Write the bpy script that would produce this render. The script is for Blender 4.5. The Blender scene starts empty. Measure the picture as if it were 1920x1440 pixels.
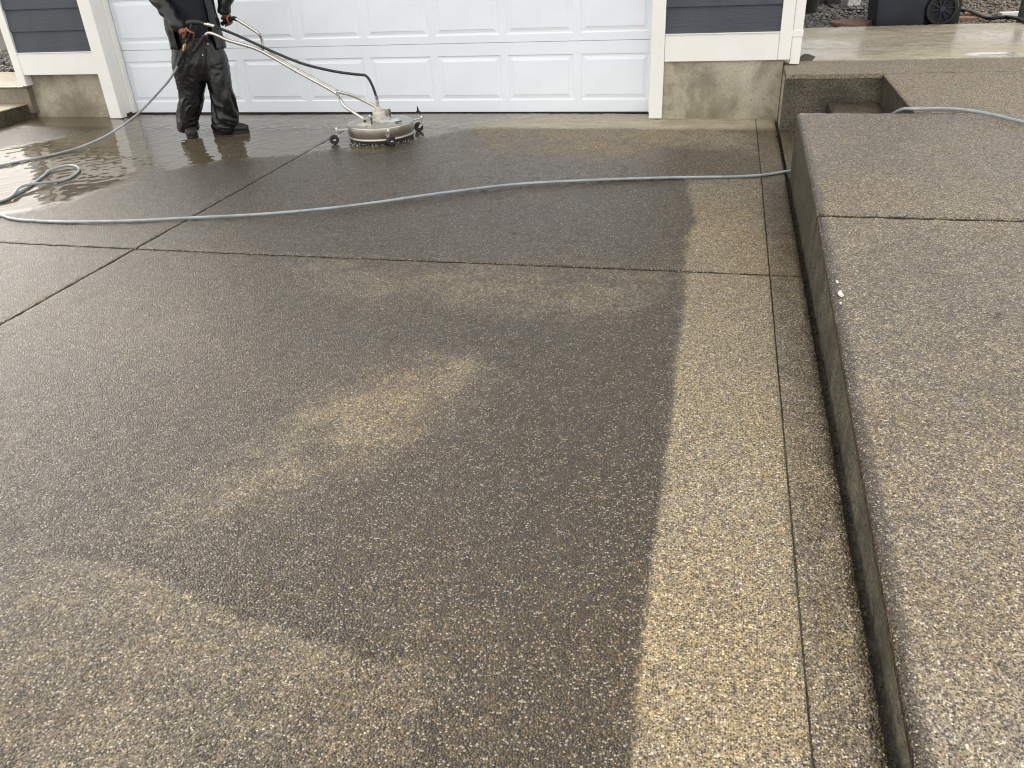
import bpy, math, random
import numpy as np
from mathutils import Vector, Matrix, noise

random.seed(7)
rng = np.random.default_rng(7)
SC = bpy.context.scene
COL = SC.collection
PI = math.pi

# ------------------------------------------------------------------ camera
cam_d = bpy.data.cameras.new("camera")
cam = bpy.data.objects.new("camera", cam_d)
COL.objects.link(cam)
PIT, ROLL, YAW = 0.51920295, -0.05646945, 0.26434130
cp, sp, cy, sy = math.cos(PIT), math.sin(PIT), math.cos(YAW), math.sin(YAW)
_f = Vector((-sy * cp, cy * cp, -sp))
_r = Vector((cy, sy, 0))
_u = _r.cross(_f)
cr, sr = math.cos(ROLL), math.sin(ROLL)
_r2 = cr * _r + sr * _u
_u2 = -sr * _r + cr * _u
M = Matrix((( _r2.x, _u2.x, -_f.x, 3.03776), (_r2.y, _u2.y, -_f.y, -7.10869), (_r2.z, _u2.z, -_f.z, 1.45326), (0, 0, 0, 1)))
cam.matrix_world = M
cam_d.sensor_width = 36
cam_d.lens = 1512.82 / 1920 * 36
cam_d.clip_start = 0.05
cam_d.clip_end = 2000
SC.camera = cam

# ------------------------------------------------------------------ sky, sun, exposure
SUN_EL, SUN_AZ = math.radians(37), math.radians(308)      # azimuth clockwise from +y
world = bpy.data.worlds.new("World")
SC.world = world
world.use_nodes = True
wn = world.node_tree
bg = wn.nodes["Background"]
sky = wn.nodes.new("ShaderNodeTexSky")
sky.sky_type = 'NISHITA'
sky.sun_disc = False
sky.sun_elevation = SUN_EL
sky.sun_rotation = SUN_AZ
sky.dust_density = 4
cloud = wn.nodes.new("ShaderNodeMix")
cloud.data_type = 'RGBA'
cloud.inputs[0].default_value = 0.82                       # even overcast cloud layer
wn.links.new(sky.outputs[0], cloud.inputs[6])
cloud.inputs[7].default_value = (10.15, 9.85, 9.3, 1)
wn.links.new(cloud.outputs[2], bg.inputs[0])
bg.inputs[1].default_value = 0.10
sun_d = bpy.data.lights.new("sun", 'SUN')
sun_d.energy = 1.3
sun_d.angle = math.radians(25)
sun_d.color = (1, 0.97, 0.92)
sun = bpy.data.objects.new("sun", sun_d)
COL.objects.link(sun)
_d = Vector((math.sin(SUN_AZ) * math.cos(SUN_EL), math.cos(SUN_AZ) * math.cos(SUN_EL), math.sin(SUN_EL)))
sun.rotation_euler = _d.to_track_quat('Z', 'Y').to_euler()
SC.view_settings.view_transform = 'Standard'
SC.view_settings.look = 'None'
SC.view_settings.exposure = 0.99
SC.view_settings.gamma = 1
SC.view_settings.use_curve_mapping = False
SC.render.engine = 'CYCLES'
SC.cycles.max_bounces = 5
SC.cycles.diffuse_bounces = 2
SC.cycles.glossy_bounces = 3
SC.cycles.use_adaptive_sampling = True
SC.cycles.adaptive_threshold = 0.012
SC.cycles.use_denoising = True
SC.cycles.filter_width = 1.1

# ------------------------------------------------------------------ node helpers
class NT:
    def __init__(s, name):
        s.m = bpy.data.materials.new(name)
        s.m.use_nodes = True
        s.t = s.m.node_tree
        s.b = s.t.nodes["Principled BSDF"]
    def n(s, kind, **kw):
        x = s.t.nodes.new("ShaderNode" + kind)
        for k, v in kw.items():
            setattr(x, k, v)
        return x
    def l(s, a, b):
        s.t.links.new(a, b)
    def set(s, sock, v):
        if isinstance(v, (int, float)):
            sock.default_value = v
        elif isinstance(v, (tuple, list)):
            sock.default_value = tuple(v) + ((1,) if len(v) == 3 and len(sock.default_value) == 4 else ())
        else:
            s.l(v, sock)
    def math(s, op, a, b=0.0, c=None, clamp=False):
        x = s.n("Math", operation=op, use_clamp=clamp)
        s.set(x.inputs[0], a); s.set(x.inputs[1], b)
        if c is not None: s.set(x.inputs[2], c)
        return x.outputs[0]
    def mix(s, f, a, b, mode='MIX'):
        x = s.n("Mix", data_type='RGBA', blend_type=mode)
        s.set(x.inputs[0], f); s.set(x.inputs[6], a); s.set(x.inputs[7], b)
        return x.outputs[2]
    def mixf(s, f, a, b):
        x = s.n("Mix", data_type='FLOAT')
        s.set(x.inputs[0], f); s.set(x.inputs[2], a); s.set(x.inputs[3], b)
        return x.outputs[0]
    def ramp(s, f, stops, interp='LINEAR'):
        x = s.n("ValToRGB")
        x.color_ramp.interpolation = interp
        e = x.color_ramp.elements
        while len(e) < len(stops): e.new(0.5)
        for i, (p, c) in enumerate(stops):
            e[i].position = p
            e[i].color = tuple(c) + (1,) if isinstance(c, (tuple, list)) else (c, c, c, 1)
        s.set(x.inputs[0], f)
        return x.outputs[0]
    def smooth(s, v, lo, hi, a=0.0, b=1.0):
        x = s.n("MapRange", interpolation_type='SMOOTHSTEP')
        s.set(x.inputs[0], v)
        x.inputs[1].default_value = lo; x.inputs[2].default_value = hi
        x.inputs[3].default_value = a; x.inputs[4].default_value = b
        return x.outputs[0]
    def coord(s):
        return s.n("TexCoord").outputs["Object"]
    def mapping(s, v, scale=(1, 1, 1), rot=(0, 0, 0)):
        x = s.n("Mapping")
        x.inputs["Scale"].default_value = scale
        x.inputs["Rotation"].default_value = rot
        s.l(v, x.inputs[0])
        return x.outputs[0]
    def noise(s, v, scale, detail=4, rough=0.55, dist=0.0):
        x = s.n("TexNoise")
        s.l(v, x.inputs["Vector"])
        x.inputs["Scale"].default_value = scale
        x.inputs["Detail"].default_value = detail
        x.inputs["Roughness"].default_value = rough
        x.inputs["Distortion"].default_value = dist
        return x.outputs["Fac"]
    def voro(s, v, scale, feature='F1', rand=1.0):
        x = s.n("TexVoronoi", feature=feature)
        s.l(v, x.inputs["Vector"])
        x.inputs["Scale"].default_value = scale
        x.inputs["Randomness"].default_value = rand
        return x
    def bump(s, h, strength, dist, normal=None):
        x = s.n("Bump")
        s.set(x.inputs["Strength"], strength)
        x.inputs["Distance"].default_value = dist
        s.l(h, x.inputs["Height"])
        if normal is not None: s.l(normal, x.inputs["Normal"])
        return x.outputs[0]
    def attr(s, name):
        x = s.n("Attribute", attribute_name=name)
        return x.outputs["Fac"]

def pm(name, col, rough, metal=0.0, var=0.12, scale=9.0, bump=0.0, bscale=80.0, stretch=(1, 1, 1), spec=0.5, rvar=0.1):
    """plain painted / moulded surface with tone variation, uneven gloss and fine relief"""
    t = NT(name)
    v = t.mapping(t.coord(), stretch)
    n = t.noise(v, scale, 5)
    lo = tuple(c * (1 - var) for c in col); hi = tuple(min(1, c * (1 + var)) for c in col)
    t.l(t.mix(t.smooth(n, 0.3, 0.7), lo, hi), t.b.inputs["Base Color"])
    t.b.inputs["Metallic"].default_value = metal
    t.b.inputs["Specular IOR Level"].default_value = spec
    n2 = t.noise(v, scale * 2.3, 4)
    t.l(t.mixf(n2, max(0.02, rough - rvar), min(1, rough + rvar)), t.b.inputs["Roughness"])
    if bump:
        t.l(t.bump(t.noise(v, bscale, 4), bump, 0.01), t.b.inputs["Normal"])
    return t.m

# ------------------------------------------------------------------ materials
def make_aggregate(name, tone=1.0, tint=(1, 1, 1), rough_wet=0.30, gam=1.5, wetmul=0.35, yel=1.0):
    """exposed aggregate concrete; the attributes wet, film and trowel say how damp, how flooded and how smooth it is"""
    t = NT(name)
    P = t.coord()
    v1 = t.voro(P, 180)
    v2 = t.voro(P, 360)
    nlo = t.noise(P, 1.1, 4, 0.6)
    nmid = t.noise(P, 8, 6, 0.7)
    nfi = t.noise(P, 34, 2)
    sep = t.n("SeparateColor"); t.l(v1.outputs["Color"], sep.inputs[0])
    sep2 = t.n("SeparateColor"); t.l(v2.outputs["Color"], sep2.inputs[0])
    stone = t.ramp(sep.outputs[0], [(0.0, (0.052, 0.047, 0.045)), (0.30, (0.092, 0.084, 0.077)), (0.50, (0.14, 0.122, 0.10)),
                                    (0.66, (0.24, 0.20, 0.145)), (0.82, (0.34, 0.285, 0.21)), (0.93, (0.47, 0.44, 0.38)),
                                    (0.992, (0.66, 0.63, 0.58)), (0.996, (0.34, 0.19, 0.12))])
    sand = t.ramp(sep2.outputs[0], [(0.0, (0.11, 0.097, 0.076)), (0.35, (0.22, 0.187, 0.138)), (0.75, (0.34, 0.292, 0.212)), (1.0, (0.48, 0.43, 0.335))])
    edge = t.smooth(v1.outputs["Distance"], 0.42, 0.58, 1, 0)
    col = t.mix(edge, sand, stone)
    v3 = t.voro(P, 92)
    sep3 = t.n("SeparateColor"); t.l(v3.outputs["Color"], sep3.inputs[0])
    peb = t.math('MULTIPLY', t.smooth(v3.outputs["Distance"], 0.26, 0.36, 1, 0), t.math('GREATER_THAN', sep3.outputs[0], 0.62))
    pebc = t.ramp(sep3.outputs[1], [(0.0, (0.04, 0.037, 0.038)), (0.35, (0.12, 0.105, 0.09)), (0.6, (0.33, 0.28, 0.20)), (0.85, (0.48, 0.45, 0.385)), (0.95, (0.66, 0.63, 0.57)), (0.985, (0.42, 0.22, 0.13))])
    col = t.mix(peb, col, pebc)
    # broad mottling of the mix itself
    mott = t.ramp(nlo, [(0.3, (0.90, 0.90, 0.92)), (0.48, (1, 1, 1)), (0.62, (1.06, 1.01, 0.93)), (0.75, (1.08, 1.0, 0.90))])
    col = t.mix(1.0, col, mott, 'MULTIPLY')
    col = t.mix(1.0, col, tuple(c * tone for c in (tint[0] * 1.03, tint[1], tint[2] * 0.93)), 'MULTIPLY')
    tintn = t.ramp(nfi, [(0.30, (0.95, 0.93, 0.98)), (0.46, (1, 1, 1)), (0.62, (1 + 0.06 * yel, 1 + 0.03 * yel, 1 - 0.10 * yel)), (0.74, (1 + 0.12 * yel, 1 + 0.02 * yel, 1 - 0.13 * yel))])
    col = t.mix(1.0, col, tintn, 'MULTIPLY')
    fleck = t.math('MULTIPLY', t.smooth(v2.outputs['Distance'], 0.22, 0.40, 1, 0), t.math('GREATER_THAN', sep2.outputs[1], 0.965))
    col = t.mix(fleck, col, (0.82, 0.78, 0.70))
    nspk = t.noise(P, 48, 3, 0.85)
    spk = t.ramp(nspk, [(0.30, (0.66, 0.65, 0.66)), (0.46, (0.94, 0.94, 0.94)), (0.56, (1.06, 1.06, 1.04)), (0.70, (1.42, 1.38, 1.28))])
    col = t.mix(1.0, col, spk, 'MULTIPLY')
    # trowelled cement paste
    trow_raw = t.attr("trowel")
    trow = t.smooth(t.math('ADD', trow_raw, t.math('MULTIPLY', t.math('SUBTRACT', nmid, 0.5), 0.7)), 0.30, 0.72)
    nst = t.noise(t.mapping(P, (1.0, 7, 1)), 4, 5, 0.6)
    paste = t.ramp(nst, [(0.28, (0.30, 0.26, 0.185)), (0.5, (0.43, 0.38, 0.28)), (0.72, (0.54, 0.48, 0.37))])
    paste = t.mix(t.smooth(nfi, 0.4, 0.7, 0, 0.3), paste, (0.25, 0.215, 0.15))
    col = t.mix(trow, col, paste)
    # wetness
    w = t.attr("wet")
    w = t.math('ADD', w, t.math('MULTIPLY', t.math('SUBTRACT', nmid, 0.5), 0.70))
    w = t.math('ADD', w, t.math('MULTIPLY', t.math('SUBTRACT', sep.outputs[1], 0.5), 0.30), clamp=True)
    w = t.smooth(w, 0.08, 0.92)
    g = t.n("Gamma"); t.l(col, g.inputs[0]); g.inputs[1].default_value = gam
    wetc = t.mix(1.0, g.outputs[0], (wetmul, wetmul * 0.91, wetmul * 0.75), 'MULTIPLY')
    wetc = t.mix(t.math('MULTIPLY', fleck, 0.9), wetc, (0.66, 0.63, 0.57))  # flecks stay pale when wet: light grit, and glints painted into the colour
    brt = t.math('MULTIPLY', edge, t.smooth(sep.outputs[0], 0.86, 0.93))
    wetc = t.mix(t.math('MULTIPLY', brt, 0.55), wetc, (0.46, 0.43, 0.37))  # light stones left bright in the wet colour, partly as painted glints
    col2 = t.mix(w, col, wetc)
    # standing water film
    f = t.attr("film")
    f = t.math('ADD', f, t.math('MULTIPLY', t.math('SUBTRACT', nmid, 0.5), 0.55))
    f = t.smooth(f, 0.30, 0.68)
    silt = t.mix(0.55, wetc, (0.14, 0.118, 0.080))
    col3 = t.mix(f, col2, silt)
    t.l(col3, t.b.inputs["Base Color"])
    r = t.mixf(w, 0.88, rough_wet)
    r = t.mixf(t.math('MULTIPLY', trow, w), r, 0.36)
    r = t.mixf(f, r, 0.03)
    t.l(r, t.b.inputs["Roughness"])
    t.b.inputs["IOR"].default_value = 1.5
    t.l(t.mixf(t.math("SUBTRACT", w, f), 0.5, 0.12), t.b.inputs["Specular IOR Level"])
    # relief
    h = t.math('SUBTRACT', t.math('MULTIPLY', sep.outputs[2], 0.55), t.math('MULTIPLY', v1.outputs["Distance"], 1.2))
    h = t.math('SUBTRACT', h, t.math('MULTIPLY', v2.outputs["Distance"], 0.35))
    keep = t.math('MULTIPLY', t.math('SUBTRACT', 1.0, f), t.math('SUBTRACT', 1.0, t.math('MULTIPLY', trow, 0.88)))
    b1 = t.bump(h, t.math('MULTIPLY', keep, 0.95), 0.0036)
    rip = t.noise(t.mapping(P, (1.0, 2.4, 1), (0, 0, 0.35)), 11, 2, 0.5, 0.5)
    sx_ = t.n("SeparateXYZ"); t.l(P, sx_.inputs[0])
    calm = t.smooth(sx_.outputs[0], -2.0, -1.1, 0.5, 0.03)
    b2 = t.bump(rip, t.math('MULTIPLY', t.math('MULTIPLY', f, calm), 0.11), 0.006, b1)
    t.l(b2, t.b.inputs["Normal"])
    # thin water skin over the wet stones
    t.l(t.math('MULTIPLY', t.math('MULTIPLY', w, t.math('SUBTRACT', 1.0, f)), 0.8), t.b.inputs["Coat Weight"])
    t.b.inputs["Coat Roughness"].default_value = 0.15
    t.b.inputs["Coat IOR"].default_value = 1.45
    geo = t.n("NewGeometry").outputs["Normal"]
    cn = t.n("Mix", data_type='VECTOR'); cn.inputs[0].default_value = 0.64
    t.l(geo, cn.inputs[4]); t.l(b1, cn.inputs[5])
    nz = t.n("VectorMath", operation='NORMALIZE'); t.l(cn.outputs[1], nz.inputs[0])
    t.l(nz.outputs[0], t.b.inputs["Coat Normal"])
    return t.m

def make_cast(name, cols, streak=(14, 14, 0.8), rough=0.75, pit=0.35, sw=0.25, lump=0.0, moss=0.0):
    """formed concrete face: blotches, run-down streaks, small pores"""
    t = NT(name)
    P = t.coord()
    n1 = t.noise(P, 2.6, 7, 0.62, 0.4)
    n2 = t.noise(t.mapping(P, streak), 1.0, 5, 0.6)
    k = t.math('ADD', t.math('MULTIPLY', n1, 1 - sw), t.math('MULTIPLY', n2, sw))
    c = t.ramp(k, [(0.32, cols[0]), (0.46, cols[1]), (0.53, cols[2]), (0.66, cols[3])])
    v = t.voro(P, 34)
    sp_ = t.n("SeparateColor"); t.l(v.outputs["Color"], sp_.inputs[0])
    pore = t.math('MULTIPLY', t.smooth(v.outputs["Distance"], 0.10, 0.16, 1, 0), t.math('GREATER_THAN', sp_.outputs[0], 0.90))
    c = t.mix(pore, c, (0.025, 0.022, 0.018))
    sp2 = t.noise(P, 130, 3)
    c = t.mix(t.smooth(sp2, 0.35, 0.7, 0, 0.35), c, tuple(x * 0.45 for x in cols[1]))
    if moss:
        mn = t.noise(P, 13, 6, 0.75, 0.5)
        c = t.mix(t.smooth(mn, 0.47, 0.62, 0, moss), c, (0.030, 0.031, 0.011))
    t.l(c, t.b.inputs["Base Color"])
    t.l(t.mixf(n1, rough - 0.18, rough + 0.12), t.b.inputs["Roughness"])
    h = t.math('ADD', t.noise(P, 90, 4), t.math('MULTIPLY', pore, -2.0))
    if lump:
        lv = t.noise(t.mapping(P, (1, 1, 1.5)), 62, 5, 0.75)
        h = t.math('ADD', h, t.math('MULTIPLY', lv, lump * 2))
        c = t.mix(t.smooth(lv, 0.36, 0.56, 0.9, 0), c, (0.016, 0.014, 0.011))
        c = t.mix(t.smooth(lv, 0.62, 0.72, 0, 0.5), c, (0.36, 0.32, 0.25))
        t.l(c, t.b.inputs['Base Color'])
    t.l(t.bump(h, pit, 0.006), t.b.inputs["Normal"])
    return t.m

M_AGG = make_aggregate("exposed_aggregate", 1.0)
M_AGG2 = make_aggregate("exposed_aggregate_walk", 1.0, (0.975, 0.985, 1.05), yel=0.7)
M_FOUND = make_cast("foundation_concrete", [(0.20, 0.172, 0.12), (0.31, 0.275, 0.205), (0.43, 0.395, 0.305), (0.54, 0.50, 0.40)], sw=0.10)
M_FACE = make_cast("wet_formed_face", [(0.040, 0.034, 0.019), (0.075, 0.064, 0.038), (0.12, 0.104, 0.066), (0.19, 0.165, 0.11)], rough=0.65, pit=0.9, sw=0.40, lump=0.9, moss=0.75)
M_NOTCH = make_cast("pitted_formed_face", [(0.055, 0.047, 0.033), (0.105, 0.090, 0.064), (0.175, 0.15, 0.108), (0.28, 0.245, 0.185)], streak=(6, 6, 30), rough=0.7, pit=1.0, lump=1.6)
M_STEP = make_cast("step_concrete", [(0.09, 0.075, 0.05), (0.17, 0.15, 0.11), (0.25, 0.22, 0.165), (0.33, 0.29, 0.22)])
M_GAP = pm("damp_joint_dirt", (0.028, 0.023, 0.017), 0.75, var=0.5, scale=40, bump=0.6)
M_DOOR = pm("door_enamel", (0.85, 0.90, 0.965), 0.38, var=0.025, scale=2.5, bump=0.02, bscale=220, rvar=0.06)
M_SEAL = pm("black_rubber_seal", (0.012, 0.012, 0.012), 0.55)

def make_trim():
    t = NT("white_trim_paint")
    P = t.coord()
    n = t.noise(P, 5, 6)
    c = t.mix(t.smooth(n, 0.3, 0.75), (0.88, 0.87, 0.835), (0.92, 0.91, 0.885))
    dirt = t.noise(P, 22, 6, 0.7)
    c = t.mix(t.smooth(dirt, 0.66, 0.85, 0, 0.2), c, (0.45, 0.42, 0.34))
    t.l(c, t.b.inputs["Base Color"])
    t.b.inputs["Roughness"].default_value = 0.5
    g = t.noise(t.mapping(P, (3, 3, 46)), 2.2, 4, 0.6, 0.8)
    t.l(t.bump(g, 0.12, 0.010), t.b.inputs["Normal"])
    return t.m
M_TRIM = make_trim()

def make_siding():
    t = NT("slate_siding_paint")
    P = t.coord()
    n = t.noise(P, 3, 6)
    c = t.mix(t.smooth(n, 0.3, 0.7), (0.046, 0.053, 0.070), (0.060, 0.069, 0.090))
    g = t.noise(t.mapping(P, (2.4, 2.4, 40)), 2.0, 5, 0.65, 1.6)
    c = t.mix(t.smooth(g, 0.55, 0.75, 0, 0.3), c, (0.036, 0.040, 0.050))
    t.l(c, t.b.inputs["Base Color"])
    t.b.inputs["Roughness"].default_value = 0.48
    t.l(t.bump(g, 0.38, 0.01), t.b.inputs["Normal"])
    return t.m
M_SIDING = make_siding()
M_ROOF = pm("dark_roof_shingle", (0.05, 0.05, 0.055), 0.9, var=0.35, scale=20, bump=0.6, bscale=120)

def make_steel(name, col, rough, ring=False):
    t = NT(name)
    P = t.coord()
    n = t.noise(P, 14, 5)
    c = t.mix(t.smooth(n, 0.35, 0.7), tuple(x * 0.80 for x in col), col)
    sm = t.noise(P, 45, 5, 0.7)
    c = t.mix(t.smooth(sm, 0.58, 0.8, 0, 0.4), c, (0.30, 0.27, 0.22))
    t.l(c, t.b.inputs["Base Color"])
    t.b.inputs["Metallic"].default_value = 1.0
    t.l(t.mixf(sm, rough - 0.08, rough + 0.16), t.b.inputs["Roughness"])
    t.l(t.bump(t.noise(t.mapping(P, (1, 1, 12)), 12, 3), 0.05, 0.002), t.b.inputs["Normal"])
    return t.m
M_STEEL = make_steel("brushed_stainless", (0.56, 0.525, 0.47), 0.30)
M_TUBE = make_steel("stainless_tube", (0.74, 0.71, 0.66), 0.24)
M_CHROME = make_steel("plated_fitting", (0.72, 0.71, 0.69), 0.25)
M_BRASS = make_steel("brass_fitting", (0.72, 0.52, 0.20), 0.28)
M_ALU = pm("dull_cast_housing", (0.62, 0.59, 0.53), 0.45, metal=0.25, var=0.12, scale=30)
M_BLACK = pm("black_plastic", (0.014, 0.015, 0.016), 0.42, var=0.25, scale=30)
M_RUBBER = pm("black_rubber", (0.018, 0.018, 0.018), 0.55, var=0.25, scale=40, bump=0.1)
M_HOSE = pm("blue_grey_hose_jacket", (0.30, 0.335, 0.35), 0.36, var=0.18, scale=14, bump=0.05, bscale=300)
M_WHIP = pm("black_hose_jacket", (0.016, 0.017, 0.019), 0.35, var=0.2, scale=20)
M_JACKET = pm("black_rain_jacket", (0.0125, 0.0135, 0.0145), 0.30, var=0.35, scale=12, bump=0.12, bscale=18, spec=0.45)
M_TROUS = pm("black_rain_trousers", (0.0075, 0.0078, 0.0078), 0.30, var=0.5, scale=9, bump=0.35, bscale=30, spec=0.5)
M_NAVY = pm("navy_work_shirt", (0.006, 0.008, 0.014), 0.85, var=0.3, scale=14, bump=0.2)
M_SKIN = pm("skin", (0.23, 0.095, 0.060), 0.5, var=0.18, scale=35, bump=0.15, bscale=160)
M_HAIR = pm("dark_hair", (0.012, 0.009, 0.008), 0.6, var=0.3, scale=60, bump=0.8, bscale=200)
M_EYE = pm("eye_white", (0.7, 0.68, 0.65), 0.25)
M_SHOE = pm("dark_grey_shoe", (0.020, 0.018, 0.017), 0.6, var=0.25, scale=30, bump=0.2)
M_SOLE = pm("black_shoe_sole", (0.012, 0.012, 0.012), 0.6)
M_TAN = pm("tan_shoe_collar", (0.30, 0.17, 0.11), 0.7)
M_SNAP = pm("white_snap", (0.85, 0.85, 0.82), 0.3)
M_SPLAT = pm("chalky_white_splash", (0.60, 0.60, 0.56), 0.85, var=0.25, scale=120, bump=0.5, bscale=300)
M_CRUMB = pm("moss_crumbs", (0.022, 0.020, 0.012), 0.95, var=0.5, scale=90, spec=0.1)
M_BIN = pm("navy_bin_plastic", (0.016, 0.021, 0.034), 0.45, var=0.3, scale=5, bump=0.08, bscale=90)
M_BINBLK = pm("black_bin_wheel", (0.010, 0.011, 0.013), 0.5, var=0.3, scale=30)
M_TERRA = pm("terracotta", (0.27, 0.155, 0.105), 0.8, var=0.25, scale=18, bump=0.4)
M_WOODW = pm("white_board_paint", (0.78, 0.76, 0.72), 0.55, var=0.08, scale=20)
M_SOIL = pm("dark_soil", (0.045, 0.036, 0.028), 0.9, var=0.5, scale=30, bump=0.8)
M_WIRE = pm("black_vinyl_wire", (0.010, 0.011, 0.011), 0.45)
M_LEAF = pm("dead_leaf", (0.13, 0.085, 0.04), 0.7, var=0.4, scale=40)
M_DARKLEAF = pm("wet_dead_leaf", (0.045, 0.036, 0.018), 0.5, var=0.4, scale=40)
M_GROUND = pm("damp_lawn_soil", (0.06, 0.07, 0.035), 0.95, var=0.4, scale=3, bump=0.8, bscale=50)
M_POT = pm("dark_nursery_pot", (0.03, 0.03, 0.03), 0.6)
M_WATER = None
def make_water():
    t = NT("water_drop")
    t.b.inputs["Base Color"].default_value = (0.9, 0.92, 0.93, 1)
    t.b.inputs["Roughness"].default_value = 0.08
    t.b.inputs["Transmission Weight"].default_value = 0.6
    t.b.inputs["IOR"].default_value = 1.33
    t.l(t.mixf(t.noise(t.coord(), 90, 2), 0.03, 0.15), t.b.inputs["Roughness"])
    return t.m
M_WATER = make_water()

def make_gravel_mat(name, cols):
    t = NT(name)
    P = t.coord()
    v = t.voro(P, 22)
    s_ = t.n("SeparateColor"); t.l(v.outputs["Color"], s_.inputs[0])
    c = t.ramp(s_.outputs[0], [(i / (len(cols) - 1), k) for i, k in enumerate(cols)])
    n = t.noise(P, 90, 4)
    c = t.mix(t.smooth(n, 0.35, 0.7, 0, 0.5), c, (0.05, 0.045, 0.04))
    t.l(c, t.b.inputs["Base Color"])
    t.l(t.mixf(n, 0.3, 0.75), t.b.inputs["Roughness"])
    t.l(t.bump(t.noise(P, 160, 3), 0.4, 0.004), t.b.inputs["Normal"])
    return t.m
M_GRAVEL = make_gravel_mat("river_gravel", [(0.045, 0.042, 0.042), (0.10, 0.092, 0.085), (0.20, 0.185, 0.165), (0.13, 0.10, 0.075), (0.32, 0.30, 0.27)])
M_MULCH = make_gravel_mat("brown_pea_gravel", [(0.10, 0.078, 0.055), (0.21, 0.175, 0.13), (0.32, 0.275, 0.21), (0.16, 0.12, 0.085), (0.45, 0.40, 0.33)])

# ------------------------------------------------------------------ mesh helpers
def link(name, me, mat=None, parent=None, smooth=False):
    if mat is not None: me.materials.append(mat)
    if smooth:
        me.polygons.foreach_set("use_smooth", [True] * len(me.polygons))
    o = bpy.data.objects.new(name, me)
    COL.objects.link(o)
    if parent is not None: o.parent = parent
    return o

def tag(o, label=None, cat=None, group=None, kind=None):
    if label: o["label"] = label
    if cat: o["category"] = cat
    if group: o["group"] = group
    if kind: o["kind"] = kind
    return o

def empty(name, loc=(0, 0, 0)):
    o = bpy.data.objects.new(name, None)
    COL.objects.link(o)
    o.location = loc
    return o

def catmull(pts, sub=6):
    P = [Vector(p) for p in pts]
    P = [P[0] * 2 - P[1]] + P + [P[-1] * 2 - P[-2]]
    out = []
    for i in range(1, len(P) - 2):
        a, b, c, d = P[i - 1], P[i], P[i + 1], P[i + 2]
        for k in range(sub):
            t = k / sub
            out.append(0.5 * ((2 * b) + (c - a) * t + (2 * a - 5 * b + 4 * c - d) * t * t + (3 * b - a - 3 * c + d) * t ** 3))
    out.append(P[-2])
    return out

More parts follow.
